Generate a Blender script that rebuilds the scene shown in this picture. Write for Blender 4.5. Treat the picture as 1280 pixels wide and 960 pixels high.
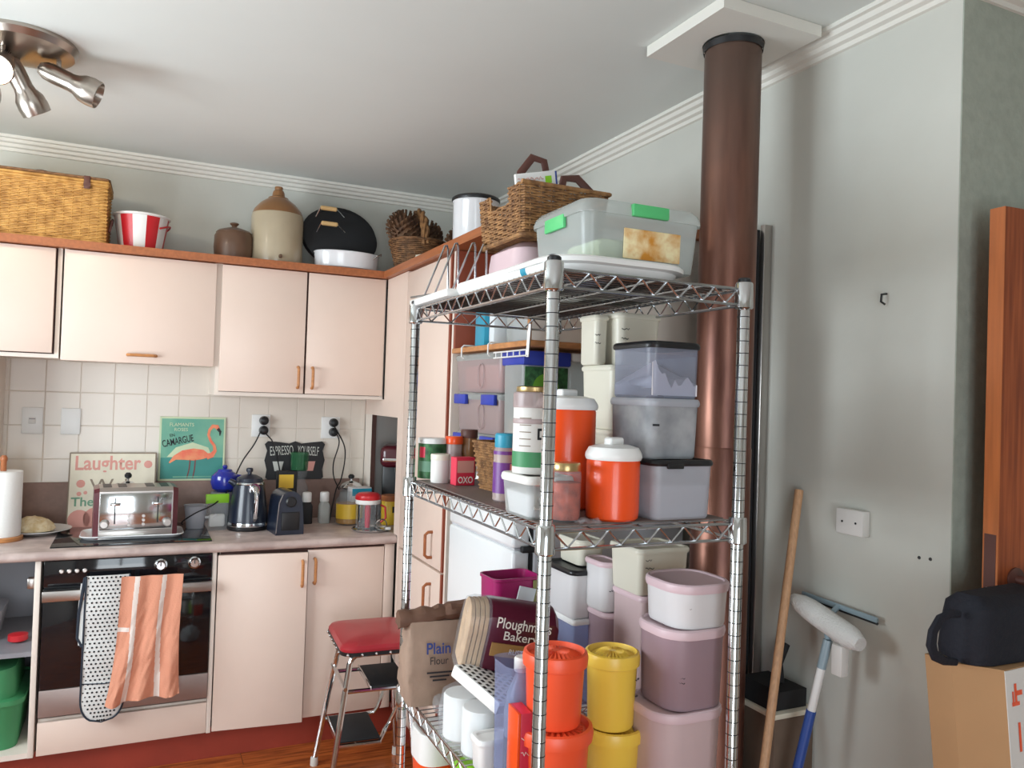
import bpy, bmesh, math, random
from mathutils import Vector, Matrix, noise
random.seed(7)
S = bpy.context.scene
for o in list(bpy.data.objects): bpy.data.objects.remove(o)
COL = S.collection
PI = math.pi
# ------------------------------------------------------------------ camera
FPX = 983.33
YAW, PITCH, ROLL = 0.4407, 0.0176, 0.0332
CAM = Vector((0.0, -4.059, 1.5437))
fw = Vector((math.sin(YAW)*math.cos(PITCH), math.cos(YAW)*math.cos(PITCH), math.sin(PITCH)))
r0 = Vector((math.cos(YAW), -math.sin(YAW), 0)); u0 = r0.cross(fw)
rt = math.cos(ROLL)*r0 + math.sin(ROLL)*u0
up = -math.sin(ROLL)*r0 + math.cos(ROLL)*u0
cd = bpy.data.cameras.new('camera'); cd.sensor_width = 36; cd.lens = FPX*36/1280; cd.clip_start = .02
cam = bpy.data.objects.new('camera', cd); COL.objects.link(cam)
cam.matrix_world = Matrix(((rt.x, up.x, -fw.x, CAM.x), (rt.y, up.y, -fw.y, CAM.y), (rt.z, up.z, -fw.z, CAM.z), (0, 0, 0, 1)))
S.camera = cam
def at(px, py, X=None, Y=None, Z=None):
    """photo pixel -> point on a world plane (used to measure where things stand)"""
    d = fw + rt*((px-640)/FPX) - up*((py-480)/FPX)
    t = (X-CAM.x)/d.x if X is not None else (Y-CAM.y)/d.y if Y is not None else (Z-CAM.z)/d.z
    return CAM + d*t
def fit(xl, xr, yt, yb, Y):
    """width/height box of a thing whose middle stands in the plane y=Y -> cx, z0, z1, width"""
    xm, ym = (xl+xr)/2, (yt+yb)/2
    b, t = at(xm, yb, Y=Y), at(xm, yt, Y=Y)
    m = (at(xm, ym, Y=Y)-CAM).dot(fw)/FPX
    return (b.x+t.x)/2, b.z, t.z, (xr-xl)*m
# ------------------------------------------------------------------ world, light, exposure
V = S.view_settings
V.view_transform = 'Standard'; V.look = 'None'; V.gamma = 1; V.use_curve_mapping = False; V.exposure = 0.12
W = bpy.data.worlds.new('world'); S.world = W; W.use_nodes = True
W.node_tree.nodes['Background'].inputs[0].default_value = (.75, .85, 1, 1)
W.node_tree.nodes['Background'].inputs[1].default_value = .6
def area(name, loc, rot, sx, sy, power, col):
    l = bpy.data.lights.new(name, 'AREA'); l.shape = 'RECTANGLE'; l.size = sx; l.size_y = sy; l.energy = power; l.color = col
    o = bpy.data.objects.new(name, l); COL.objects.link(o); o.location = loc; o.rotation_euler = rot; return o
# daylight through the window in the left wall, and the glazed door behind the camera
area('daylight_side_window', (-1.86, -1.95, 1.5), (0, -PI/2-.16, 0), 1.15, 1.6, 95, (.90, .96, 1))
area('daylight_rear_door', (-.35, -5.84, 1.15), (PI/2+.12, 0, 0), 1.5, 1.9, 62, (.9, .96, 1))
# ------------------------------------------------------------------ mesh helpers
class MB:
    def __init__(s): s.v = []; s.f = []; s.m = []; s.mi = 0
    def add(s, vs, fs, M=None):
        n = len(s.v)
        for p in vs:
            p = Vector(p); s.v.append(tuple(M @ p) if M is not None else tuple(p))
        for f in fs: s.f.append(tuple(i+n for i in f)); s.m.append(s.mi)
        return s
    def box(s, x0, x1, y0, y1, z0, z1, M=None):
        return s.add([(x0,y0,z0),(x1,y0,z0),(x1,y1,z0),(x0,y1,z0),(x0,y0,z1),(x1,y0,z1),(x1,y1,z1),(x0,y1,z1)],
                     [(0,3,2,1),(4,5,6,7),(0,1,5,4),(1,2,6,5),(2,3,7,6),(3,0,4,7)], M)
    def bbox(s, x0, x1, y0, y1, z0, z1, b=.003, seg=2, M=None):
        bm = bmesh.new(); bmesh.ops.create_cube(bm, size=1)
        for v in bm.verts: v.co = Vector(((x0+x1)/2+v.co.x*(x1-x0), (y0+y1)/2+v.co.y*(y1-y0), (z0+z1)/2+v.co.z*(z1-z0)))
        bmesh.ops.bevel(bm, geom=bm.edges[:], offset=b, segments=seg, profile=.5, affect='EDGES')
        bm.verts.ensure_lookup_table(); bm.verts.index_update()
        s.add([v.co.copy() for v in bm.verts], [[v.index for v in f.verts] for f in bm.faces], M); bm.free(); return s
    def rings(s, rs, cap0=True, cap1=True, M=None, closed=False):
        n = len(rs[0]); vs = [p for r in rs for p in r]; fs = []
        k = len(rs)
        for j in range(k if closed else k-1):
            a, b = j*n, ((j+1) % k)*n
            for i in range(n): fs.append((a+i, a+(i+1) % n, b+(i+1) % n, b+i))
        if not closed:
            if cap0: fs.append(tuple(range(n-1, -1, -1)))
            if cap1: fs.append(tuple((k-1)*n+i for i in range(n)))
        return s.add(vs, fs, M)
    def lathe(s, prof, n=28, c=(0,0,0), M=None, sx=1, sy=1, cap0=True, cap1=True):
        rs = [[(c[0]+r*sx*math.cos(2*PI*i/n), c[1]+r*sy*math.sin(2*PI*i/n), c[2]+z) for i in range(n)] for r, z in prof]
        return s.rings(rs, cap0, cap1, M)
    def tube(s, pts, r, n=8, closed=False, M=None, flat=1.0):
        pts = [Vector(p) for p in pts]; k = len(pts); rs = []; last = None
        for i, p in enumerate(pts):
            if closed: t = pts[(i+1) % k]-pts[i-1]
            else: t = pts[min(i+1, k-1)]-pts[max(i-1, 0)]
            t = t.normalized() if t.length > 1e-9 else Vector((0,0,1))
            if last is None:
                a = Vector((0,0,1)) if abs(t.z) < .9 else Vector((1,0,0)); last = (a - t*a.dot(t)).normalized()
            else:
                last = last - t*last.dot(t); last = last.normalized() if last.length > 1e-6 else t.orthogonal().normalized()
            b = t.cross(last); rr_ = r[i] if isinstance(r, (list, tuple)) else r
            rs.append([p + (last*math.cos(2*PI*j/n) + b*math.sin(2*PI*j/n)*flat)*rr_ for j in range(n)])
        return s.rings(rs, M=M, closed=closed)
    def loft(s, secs, nc=5, M=None, cap0=True, cap1=True, c=(0,0)):
        """secs: (w, d, corner_r, z) rounded rectangles"""
        return s.rings([rrect(w, d, r, z, nc, c) for w, d, r, z in secs], cap0, cap1, M)
    def prism(s, poly, a, b, M=None):
        """poly in xz, extruded from y=a to y=b"""
        n = len(poly)
        return s.add([(x, a, z) for x, z in poly]+[(x, b, z) for x, z in poly],
                     [tuple(range(n)), tuple(range(2*n-1, n-1, -1))]+[(i, i+n, (i+1) % n+n, (i+1) % n) for i in range(n)], M)
    def mesh(s, name, mats, angle=35):
        me = bpy.data.meshes.new(name); me.from_pydata(s.v, [], s.f)
        for m in (mats if isinstance(mats, (list, tuple)) else [mats]): me.materials.append(m)
        me.polygons.foreach_set('material_index', s.m)
        bm = bmesh.new(); bm.from_mesh(me); bmesh.ops.recalc_face_normals(bm, faces=bm.faces[:]); bm.to_mesh(me); bm.free()
        me.shade_smooth(); me.set_sharp_from_angle(angle=math.radians(angle)); me.update()
        return me
    def obj(s, name, mats, parent=None, loc=(0,0,0), rz=0, label=None, cat=None, group=None, kind=None, angle=35):
        o = bpy.data.objects.new(name, s.mesh(name, mats, angle)); COL.objects.link(o)
        o.location = loc; o.rotation_euler = (0, 0, rz)
        if parent is not None: o.parent = parent
        return tag(o, label, cat, group, kind)
def tag(o, label=None, cat=None, group=None, kind=None):
    if label: o['label'] = label
    if cat: o['category'] = cat
    if group: o['group'] = group
    if kind: o['kind'] = kind
    return o
def rrect(w, d, r, z, nc=5, c=(0,0)):
    r = max(min(r, w/2-1e-4, d/2-1e-4), 1e-4); out = []
    for qx, qy, a0 in ((1,1,0), (-1,1,PI/2), (-1,-1,PI), (1,-1,1.5*PI)):
        for i in range(nc+1):
            a = a0+PI/2*i/nc
            out.append((c[0]+qx*(w/2-r)+r*math.cos(a), c[1]+qy*(d/2-r)+r*math.sin(a), z))
    return out
def thing(name, label, cat, loc=(0,0,0), rz=0, group=None, rot=None):
    o = bpy.data.objects.new(name, None); COL.objects.link(o); o.empty_display_size = .05
    o.location = loc; o.rotation_euler = rot if rot else (0, 0, rz)
    return tag(o, label, cat, group)
def structure(o): o['kind'] = 'structure'; return o
def arc(cx, cz, r, a0, a1, n=8): return [(cx+r*math.cos(a0+(a1-a0)*i/n), cz+r*math.sin(a0+(a1-a0)*i/n)) for i in range(n+1)]
def text(s, w, h, mat, parent, M, name='lettering', depth=.0006, label=None, shear=0, bold=0):
    """flat lettering stretched to w x h metres, origin at its lower-left corner, in the xz plane of M"""
    cu = bpy.data.curves.new(name, 'FONT'); cu.body = s; cu.size = 1; cu.resolution_u = 3; cu.shear = shear; cu.offset = bold
    t = bpy.data.objects.new(name, cu); COL.objects.link(t)
    dg = bpy.context.evaluated_depsgraph_get(); me = bpy.data.meshes.new_from_object(t.evaluated_get(dg))
    bpy.data.objects.remove(t)
    xs = [v.co.x for v in me.vertices]; ys = [v.co.y for v in me.vertices]
    x0, x1, y0, y1 = min(xs), max(xs), min(ys), max(ys)
    for v in me.vertices:
        x = (v.co.x-x0)/(x1-x0)*w; z = (v.co.y-y0)/(y1-y0)*h
        v.co = M @ Vector((x, -depth, z))
    me.materials.clear(); me.materials.append(mat); me.name = name
    o = bpy.data.objects.new(name, me); COL.objects.link(o); o.parent = parent
    return tag(o, label)
def scrawl(n, w, h, seed=0):
    """polyline like handwriting in xz"""
    rd = random.Random(seed); return [(w*i/n, h*(.5+.5*math.sin(i*2.1+rd.random()*2)*(.5+rd.random()*.5))) for i in range(n+1)]
def handwriting(name, parent, M, rows, mat, r=.0009):
    mb = MB()
    for k, (x, z, w, h) in enumerate(rows):
        mb.tube([M @ Vector((x+a, -.0008, z+b)) for a, b in scrawl(max(6, int(w/.004)), w, h, k+7)], r, 4)
    return mb.obj(name, mat, parent)
def T(x=0, y=0, z=0, rx=0, ry=0, rz=0, s=1):
    return Matrix.Translation((x,y,z)) @ Matrix.Rotation(rz,4,'Z') @ Matrix.Rotation(ry,4,'Y') @ Matrix.Rotation(rx,4,'X') @ Matrix.Scale(s,4)
# ------------------------------------------------------------------ materials
def lin(c):
    if isinstance(c, str): c = tuple(int(c[i:i+2], 16) for i in (0,2,4))
    return tuple((v/255/12.92 if v/255 <= .04045 else ((v/255+.055)/1.055)**2.4) for v in c)+(1,)
def mat(name, col, rough=.5, metal=0, var=0, vscale=8, bump=0, bscale=60, col2=None, trans=0, emit=0, coat=0, stretch=None, spec=.5):
    m = bpy.data.materials.new(name); m.use_nodes = True; nt = m.node_tree; N = nt.nodes; L = nt.links; b = N['Principled BSDF']
    b.inputs['Roughness'].default_value = rough; b.inputs['Metallic'].default_value = metal; b.inputs['Specular IOR Level'].default_value = spec
    b.inputs['Base Color'].default_value = lin(col)
    if coat: b.inputs['Coat Weight'].default_value = coat; b.inputs['Coat Roughness'].default_value = .08
    tc = N.new('ShaderNodeTexCoord'); vec = tc.outputs['Object']
    if stretch:
        mp = N.new('ShaderNodeMapping'); mp.inputs['Scale'].default_value = stretch; L.new(vec, mp.inputs[0]); vec = mp.outputs[0]
    if var:
        nz = N.new('ShaderNodeTexNoise'); nz.inputs['Scale'].default_value = vscale; nz.inputs['Detail'].default_value = 4; L.new(vec, nz.inputs[0])
        rp = N.new('ShaderNodeValToRGB'); a = lin(col); c2 = lin(col2) if col2 else tuple(x*(1-var) for x in a[:3])+(1,)
        rp.color_ramp.elements[0].position = .35; rp.color_ramp.elements[1].position = .65
        rp.color_ramp.elements[0].color = c2; rp.color_ramp.elements[1].color = a
        L.new(nz.outputs[0], rp.inputs[0]); L.new(rp.outputs[0], b.inputs['Base Color'])
    if bump:
        nb = N.new('ShaderNodeTexNoise'); nb.inputs['Scale'].default_value = bscale; nb.inputs['Detail'].default_value = 3; L.new(vec, nb.inputs[0])
        bp = N.new('ShaderNodeBump'); bp.inputs['Strength'].default_value = bump; bp.inputs['Distance'].default_value = .005
        L.new(nb.outputs[0], bp.inputs['Height']); L.new(bp.outputs[0], b.inputs['Normal'])
    if emit: b.inputs['Emission Color'].default_value = lin(col); b.inputs['Emission Strength'].default_value = emit
    if trans:
        tr = N.new('ShaderNodeBsdfTransparent'); mx = N.new('ShaderNodeMixShader'); mx.inputs[0].default_value = trans
        tr.inputs[0].default_value = tuple(.5+.5*x for x in lin(col)[:3])+(1,)
        L.new(b.outputs[0], mx.inputs[1]); L.new(tr.outputs[0], mx.inputs[2]); L.new(mx.outputs[0], N['Material Output'].inputs[0])
    return m
M = {}
def D(k, *a, **kw): M[k] = mat(k, *a, **kw)
D('wall', 'cccdc5', .85, var=.06, vscale=3, bump=.08, bscale=40)
D('wallpaper', 'a9b0a4', .8, var=.12, vscale=40, bump=.5, bscale=55)
D('ceiling', 'dbe0dc', .9, var=.03, vscale=2)
D('cornice', 'e0ded6', .7)
D('laminate', 'e8d3c5', .38, var=.03, vscale=3)
D('carcass', 'eadfd4', .45)
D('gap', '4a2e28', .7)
D('oak', 'b0693f', .42, var=.2, vscale=6, stretch=(12,1,12))
D('oak_light', 'c98a55', .42, var=.2, vscale=9, stretch=(4,4,14))
D('oak_red', '9a4f3a', .45, var=.15, vscale=9)
D('tile', 'e0d6ca', .25, var=.03, vscale=5)
D('grout', 'd2c7bb', .8)
D('upstand', '8d7268', .45, var=.15, vscale=30)
D('worktop', 'c9b7b0', .35, var=.16, vscale=14, col2='ab9892')
D('kick', '9c3a28', .5, var=.15, vscale=6)
D('floor', 'c46a32', .25, var=.35, vscale=5, stretch=(1,10,1), col2='83431f', coat=.3)
D('grey_lino', '8a8a90', .5)
D('black_glass', '121318', .06, coat=.4)
D('black', '17181b', .4)
D('black_matte', '1c1d20', .75)
D('navy', '1a2233', .3, coat=.3)
D('steel', 'b9b4b0', .3, metal=1)
D('steel_matte', 'a99c98', .42, metal=.7)
D('chrome', 'd3d6d8', .12, metal=1)
D('chrome_wire', 'b4b6b8', .25, metal=1)
D('groove', '2a2c30', .5, metal=.5)
D('nickel', 'b6ada4', .28, metal=1)
D('white_plastic', 'e8e8e6', .35)
D('white_dull', 'dcdad6', .6)
D('cream_plastic', 'dcd8c8', .4)
D('paper', 'efefec', .85, bump=.15, bscale=90)
D('white_enamel', 'e9ebee', .2, coat=.3)
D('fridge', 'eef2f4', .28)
D('fridge_side', 'c9cbd0', .4)  # door white greyed down: the side's shade is in this colour
D('copper', '8e6252', .36, metal=.6, var=.5, vscale=4, col2='5e3a30', stretch=(5,5,.7), bump=.06, bscale=8)
def tarnish():
    m = M['copper']; nt = m.node_tree; N = nt.nodes; L = nt.links; b = N['Principled BSDF']
    src = b.inputs['Base Color'].links[0].from_socket
    tc = N.new('ShaderNodeTexCoord'); sp = N.new('ShaderNodeSeparateXYZ'); L.new(tc.outputs['Object'], sp.inputs[0])
    nz = N.new('ShaderNodeTexNoise'); nz.inputs['Scale'].default_value = 6; L.new(tc.outputs['Object'], nz.inputs[0])
    ad = N.new('ShaderNodeMath'); ad.operation = 'MULTIPLY_ADD'; L.new(nz.outputs[0], ad.inputs[0]); ad.inputs[1].default_value = .5; L.new(sp.outputs['Z'], ad.inputs[2])
    mr = N.new('ShaderNodeMapRange'); mr.inputs[1].default_value = 2.1; mr.inputs[2].default_value = 2.75; L.new(ad.outputs[0], mr.inputs[0])
    mx = N.new('ShaderNodeMix'); mx.data_type = 'RGBA'; L.new(mr.outputs[0], mx.inputs['Factor']); L.new(src, mx.inputs['A']); mx.inputs['B'].default_value = lin('665249'); L.new(mx.outputs['Result'], b.inputs['Base Color'])
tarnish()
D('wood_handle', 'd2a47c', .5, var=.2, vscale=10, stretch=(20,20,2))
D('door_wood', 'a2542c', .4, var=.3, vscale=5, stretch=(14,14,.8), col2='7c3a1c')
D('door_edge', 'c4703a', .45, var=.2, vscale=5, stretch=(14,14,.8))
D('wicker', 'd3a35a', .6, var=.35, vscale=30, col2='a87838')
D('wicker_dark', '8e6540', .7, var=.4, vscale=40, col2='5c3f26')
D('seagrass', 'a5794c', .75, var=.45, vscale=45, col2='6d4a2c', bump=.5, bscale=70)
D('leather', '59342c', .5)
D('red', 'c2222a', .35)
D('red_dark', '500f1e', .3, coat=.4)
D('red_vinyl', 'a8202c', .38, coat=.2, var=.1)
D('stoneware', '6a4c38', .38, var=.25, vscale=8, coat=.3)
D('stone_cream', 'b8a98e', .32, var=.12, vscale=6, coat=.4)
D('stone_tan', '93663c', .32, var=.2, vscale=6, coat=.4)
D('pine', '4e382b', .8, var=.5, vscale=20, col2='7a5a40')
D('bamboo', 'd9b27a', .5)
D('orange', 'f0521c', .3, coat=.25, spec=.4)
D('orange_soft', 'f45a34', .38)
D('yellow', 'efc94e', .35)
D('yellow_tin', 'e6bd3a', .35, var=.1)
D('lilac', 'cdb5b6', .42, trans=.06)
D('lilac_clear', 'a98f98', .38, trans=.22)
D('lilac_lid', 'd6bcc2', .4)
D('frost', 'eceaea', .38, trans=.25)
D('frost_grey', 'bcbfc8', .4, trans=.3)
D('clear', 'dfe3e8', .12, trans=.72)
D('clear_soft', 'e2e8e6', .15, trans=.62)
D('clear_pink', 'cbb8b8', .25, trans=.45)
D('clear_blue', 'b4c2ea', .2, trans=.68)
D('glass', 'e6ebee', .04, trans=.9)
D('pane', 'f2f6f8', .03, trans=.93)
D('glass_green', '3a7a52', .08, trans=.6)
D('powder', 'eceaf0', .9, bump=.2, bscale=40)
D('flourdust', 'b9bcc0', .7, var=.9, vscale=14, col2='8f9398', trans=.2)
D('beige_food', 'cbb68e', .9, var=.4, vscale=30, bump=.5)
D('lentils', 'c0553c', .8, var=.5, vscale=45, bump=.6, bscale=120)
D('gold', 'b9a070', .3, metal=.8)
D('blue_lid', '2a3fae', .4)
D('cyan', '2896b4', .4)
D('green_clip', '58c37a', .4)
D('green_box', '3f8a5a', .5)
D('lime', '8fd02c', .4)
D('green_leaf', '3d7a46', .5, var=.5, vscale=60, col2='1f4a2a')
D('apple', '6fae2c', .4, var=.3, vscale=10)
D('purple', '6a2f84', .4)
D('magenta', 'b0256e', .35, trans=.1)
D('pink_red', 'd8304c', .4)
D('maroon', '5a1c30', .3, coat=.2)
D('kraft', 'a48a78', .8, var=.2, vscale=12, bump=.4, bscale=25)
D('kraft_dark', '70503f', .7, var=.2, vscale=10, bump=.6, bscale=25)
D('card', 'b08860', .85, var=.08, vscale=5)
D('card_dark', '6c5a4c', .8, var=.2)
D('bread', 'd8b48c', .85, var=.25, vscale=20)
D('tan_band', 'a8804a', .5)
D('navy_cloth', '10131f', .8, bump=.4, bscale=120)
D('terry', 'dfe0de', .95, bump=.8, bscale=200)
D('mop_blue', '2f4f9a', .4)
D('mop_teal', '8fa2ac', .35)
D('shelf_liner', '70645f', .6)
D('blue_print', '2a3f86', .6)
D('ink', '24242a', .7)
D('white_print', 'f2efe8', .5)
D('board_black', '18181c', .5)
D('chalk', 'c9c9c2', .9)
D('sign_cream', 'e2dbc8', .6, var=.1, vscale=12)
D('sign_pink', 'd6978c', .6)
D('sign_green', '6f9a80', .6)
D('sign_brown', '8a7c6c', .6)
D('sign_teal', '4f9a8a', .5, var=.25, vscale=4, col2='8cc0a0')
D('sign_water', '3f8f86', .5, var=.15, vscale=6)
D('sign_pale', 'cfdcb8', .6, var=.1, vscale=5)
D('flamingo', 'ee7358', .5, var=.2, vscale=20, col2='f0a070')
D('flamingo_dark', '7a4040', .5)
D('cobalt', '23309a', .15, coat=.5)
D('ceramic', 'e4e4e2', .2, coat=.3)
D('crumble', 'd3b98a', .9, var=.4, vscale=50, col2='e8d8b8', bump=.8, bscale=90)
D('towel_peach', 'd9967a', .9, bump=.3, bscale=150)
D('towel_white', 'e8dcd4', .9, bump=.3, bscale=150)
D('glove', 'dcdedc', .9, bump=.3, bscale=120)
D('glove_trim', '2c3440', .9)
D('lasagne', 'd08a2c', .5, var=.9, vscale=26, col2='f6e6b8')
D('bulb', 'fff0d8', .3, emit=14)
D('cable', '141416', .5)
D('rubber', 'd8d4cc', .6)
D('olive', '8a8a50', .5)
D('amber', 'c98a1e', .15, trans=.15)
D('water', 'c8d4dc', .15, trans=.5)
D('tissue', 'e6eef2', .8, trans=.12)
D('wrap', 'eef2f6', .1, trans=.86)
D('powder_box', 'b4bacd', .25, trans=.68)
# ================================================================== THE ROOM
XR, ZC, YC, XL, YB, XE = 1.756, 2.61, -2.811, -1.75, -5.75, 2.75
fl = structure(MB().box(XL-.1, XE+.1, YB-.1, .1, -.05, -.004).obj('floor', M['gap']))
def planks():
    w = .115; me = {}
    y = -1.62
    rd = random.Random(3)
    lens = MB().box(0, 1.2, 0, w-.002, 0, .006).mesh('floorboard', M['floor'])
    row = 0; yy = -.55
    while yy > -2.9:
        x = XL+.001 - rd.random()*.9
        while x < 1.7:
            o = bpy.data.objects.new('floorboard', lens); COL.objects.link(o); o.parent = fl
            o.location = (x, yy-w, -.004); x += 1.202
        yy -= w; row += 1
planks()
MB().box(XL, XE, YB, -2.97, -.004, .002).obj('floorboards', M['floor'], fl, kind='stuff')
structure(MB().box(XL-.1, XE+.1, YB-.1, .1, ZC, ZC+.08).obj('ceiling', M['ceiling']))
wb = structure(MB().box(XL-.1, XR+.1, 0, .1, 0, ZC).obj('wall_back', M['wall']))
structure(MB().box(XR, XR+.12, YC, 0, 0, ZC).obj('wall_right', M['wall']))
structure(MB().box(XR+.12, XE, YC, YC+.1, 0, ZC).obj('wall_hall', M['wallpaper']))
structure(MB().box(XR+.0005, XE, YC-.003, YC-.0003, 0, ZC).obj('wall_hallpaper', M['wallpaper']))
structure(MB().box(XE, XE+.1, YB, YC, 0, ZC).obj('wall_east', M['wall']))
m = MB()
wy0, wy1, wz0, wz1 = -2.8, -1.1, .95, 2.15
m.box(XL-.1, XL, YB, wy0, 0, ZC); m.box(XL-.1, XL, wy1, .0, 0, ZC); m.box(XL-.1, XL, wy0, wy1, 0, wz0); m.box(XL-.1, XL, wy0, wy1, wz1, ZC)
structure(m.obj('wall_left', M['wall']))
m = MB(); dx0, dx1, dz1 = -1.15, .45, 2.1
m.box(XL-.1, dx0, YB-.1, YB, 0, ZC); m.box(dx1, XE+.1, YB-.1, YB, 0, ZC); m.box(dx0, dx1, YB-.1, YB, dz1, ZC)
structure(m.obj('wall_behind', M['wall']))
# window in the left wall (frame, mullion, panes, sill)
w1 = structure(thing('window_1', None, None)); del_keys = 0
m = MB(); t = .05
m.box(XL-.08, XL-.02, wy0, wy1, wz0, wz0+t); m.box(XL-.08, XL-.02, wy0, wy1, wz1-t, wz1)
for y in (wy0, (wy0+wy1)/2-t/2, wy1-t): m.box(XL-.08, XL-.02, y, y+t, wz0+t, wz1-t)
m.obj('window_frame', M['white_dull'], w1)
for y0, y1 in ((wy0+t, (wy0+wy1)/2-t/2), ((wy0+wy1)/2+t/2, wy1-t)): MB().box(XL-.052, XL-.048, y0, y1, wz0+t, wz1-t).obj('pane', M['pane'], w1)
MB().bbox(XL-.1, XL+.06, wy0-.05, wy1+.05, wz0-.03, wz0, .004).obj('window_sill', M['white_dull'], w1)
w2 = structure(thing('door_2', None, None))
m = MB()
for x0, x1 in ((dx0, dx0+.07), (-.385, -.315), (dx1-.07, dx1)): m.box(x0, x1, YB-.07, YB-.02, 0, dz1)
m.box(dx0, dx1, YB-.07, YB-.02, dz1-.08, dz1); m.box(dx0, dx1, YB-.07, YB-.02, 0, .16)
m.obj('door_frame', M['white_dull'], w2)
for x0, x1 in ((dx0+.07, -.385), (-.315, dx1-.07)): MB().box(x0, x1, YB-.047, YB-.043, .16, dz1-.08).obj('pane', M['pane'], w2)
MB().lathe([(.012, 0), (.025, .01), (.025, .05), (.015, .06)], 16, M=T(-.35, YB-.02, 1.0, rx=PI/2)).obj('door_knob', M['nickel'], w2)
# cornices: stepped plaster profile (offset from wall, drop below the ceiling)
CP = [(0, 0), (.062, 0), (.062, -.012), (.05, -.014), (.044, -.026), (.03, -.03), (.026, -.042), (.012, -.046), (.01, -.058), (0, -.06)]
def cornice(name, a, b, nx, ny, ea=0, eb=0):
    d = (Vector(b)-Vector(a)).normalized()
    ra = [(a[0]+nx*o+d.x*ea*o, a[1]+ny*o+d.y*ea*o, ZC+z) for o, z in CP]; rb = [(b[0]+nx*o-d.x*eb*o, b[1]+ny*o-d.y*eb*o, ZC+z) for o, z in CP]
    return structure(MB().rings([ra, rb]).obj(name, M['cornice'], angle=20))
cornice('trim_1', (XL, 0), (XR, 0), 0, -1, 0, 1)
cornice('trim_2', (XR, 0), (XR, YC), -1, 0, 1, -1)
cornice('trim_3', (XR, YC), (XE, YC), 0, -1, -1, 1)
# splash-back tiles, each one its own piece of the back wall
MB().box(-.6, 1.069, -.0076, 0, 1.05, 1.66).obj('grout', M['grout'], wb)
tme = MB().bbox(.0012, .1368, -.009, -.002, .0012, .1488, .0018, 1).mesh('tile', M['tile'])
tme2 = MB().bbox(.0012, .074, -.009, -.002, .0012, .1488, .0018, 1).mesh('tile', M['tile'])
for i in range(13):
    for j in range(4):
        x, z = -.657+i*.1375, 1.053+j*.15
        o = bpy.data.objects.new('tile', tme if i < 12 else tme2); COL.objects.link(o); o.parent = wb; o.location = (x, 0, z)
# wall nib / side panel left of the splash-back
structure(MB().box(-.60, -.535, -.32, 0, .905, 1.645).obj('wall_nib', M['carcass']))
# small marks on the right wall
MB().tube([(XR-.002, -2.617, 1.848), (XR-.02, -2.617, 1.845), (XR-.022, -2.617, 1.826), (XR-.008, -2.617, 1.82)], .003, 6).obj('wall_hook', M['black'],
   label='tiny dark metal hook on bare grey wall', cat='hook')
for i, p in enumerate((at(1149, 697, X=XR), at(1163, 699, X=XR))):
    MB().lathe([(.0045, 0), (.0035, .002), (.001, .0022)], 10, M=T(XR-.0001, p.y, p.z, ry=-PI/2)).obj('screw_plug', M['black'],
       label=('dark screw hole in wall, left of the pair', 'dark screw hole in wall, right of the pair')[i], cat='screw hole', group='screw holes in the right wall')
# ================================================================== WOOD-EDGED TOP BOARD OVER THE CUPBOARDS
m = MB(); z0, z1 = 2.1, 2.132
poly = [(-1.0, 0), (-1.0, -.372), (1.04, -.372), (1.04, -1.93), (XR, -1.93), (XR, 0)]
n = len(poly)
m.add([(x, y-.0, z0) for x, y in poly]+[(x, y, z1) for x, y in poly], [tuple(range(n)), tuple(range(n, 2*n))]+[(i, (i+1) % n, (i+1) % n+n, i+n) for i in range(n)])
bm_ = m.obj('cupboard_top_board', M['oak'], label='long oak edged board running along the top of the cupboards', cat='board')
# ================================================================== UPPER CUPBOARDS
def handle(parent, x, y, z, L, vertical=True, out=(0, -1), mt='oak_light'):
    """D shaped timber bar handle"""
    r = .0065; o = .03; pts = [(-L/2, 0), (-L/2, o*.6), (-L/2+.01, o), (L/2-.01, o), (L/2, o*.6), (L/2, 0)]
    P = []
    for a, b in pts:
        if vertical: P.append((x+out[0]*b, y+out[1]*b, z+a))
        else: P.append((x+a*abs(out[1]), y+out[1]*b, z) if out[1] else (x+out[0]*b, y+a, z))
    return MB().tube(P, r, 8).obj('handle', M[mt], parent)
def slab(name, x0, x1, y0, y1, z0, z1, parent, mt='laminate'):
    return MB().bbox(x0, x1, y0, y1, z0, z1, .0025, 2).obj(name, M[mt], parent)
FY = -.34
def wall_unit(x0, x1, z0, z1, label, doors, rail):
    t = thing('wall_cupboard', label, 'cupboard', ((x0+x1)/2, 0, z0), group='wall cupboards'); cx = (x0+x1)/2; s = .016
    m = MB()
    m.box(x0-cx, x0-cx+s, FY+.022, -.001, 0, z1-z0); m.box(x1-cx-s, x1-cx, FY+.022, -.001, 0, z1-z0); m.box(x0-cx+s, x1-cx-s, FY+.022, -.001, 0, s); m.box(x0-cx+s, x1-cx-s, -.012, -.001, s, z1-z0)
    m.obj('carcass', M['carcass'], t)
    MB().box(x0-cx+s, x1-cx-s, FY+.03, FY+.031, s, z1-z0-.001).obj('gap_shade_board', M['gap'], t)  # dark sheet added behind the doors: paints the shade in their gaps
    for a, b, h in doors:
        d = slab('door', a-cx, b-cx, FY, FY+.019, rail, z1-z0-.004, t)
        if h:
            hx, hz, v, L = h; handle(d, hx-cx, FY, hz-z0, L, v)
    return t
wall_unit(-.93, -.312, 1.645, 2.1, 'leftmost cream wall cupboard under the wicker hamper', [(-.925, -.335, None)], .02)
wall_unit(-.305, .298, 1.64, 2.1, 'wide cream lift-up wall cupboard with horizontal wooden handle above the hob', [(-.3, .288, (.0, 1.672, False, .11))], -.002)
wall_unit(.298, 1.069, 1.513, 2.1, 'double door cream wall cupboard with two upright wooden handles', [(.312, .683, (.655, 1.605, True, .095)), (.692, 1.06, (.72, 1.605, True, .095))], .018)
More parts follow.
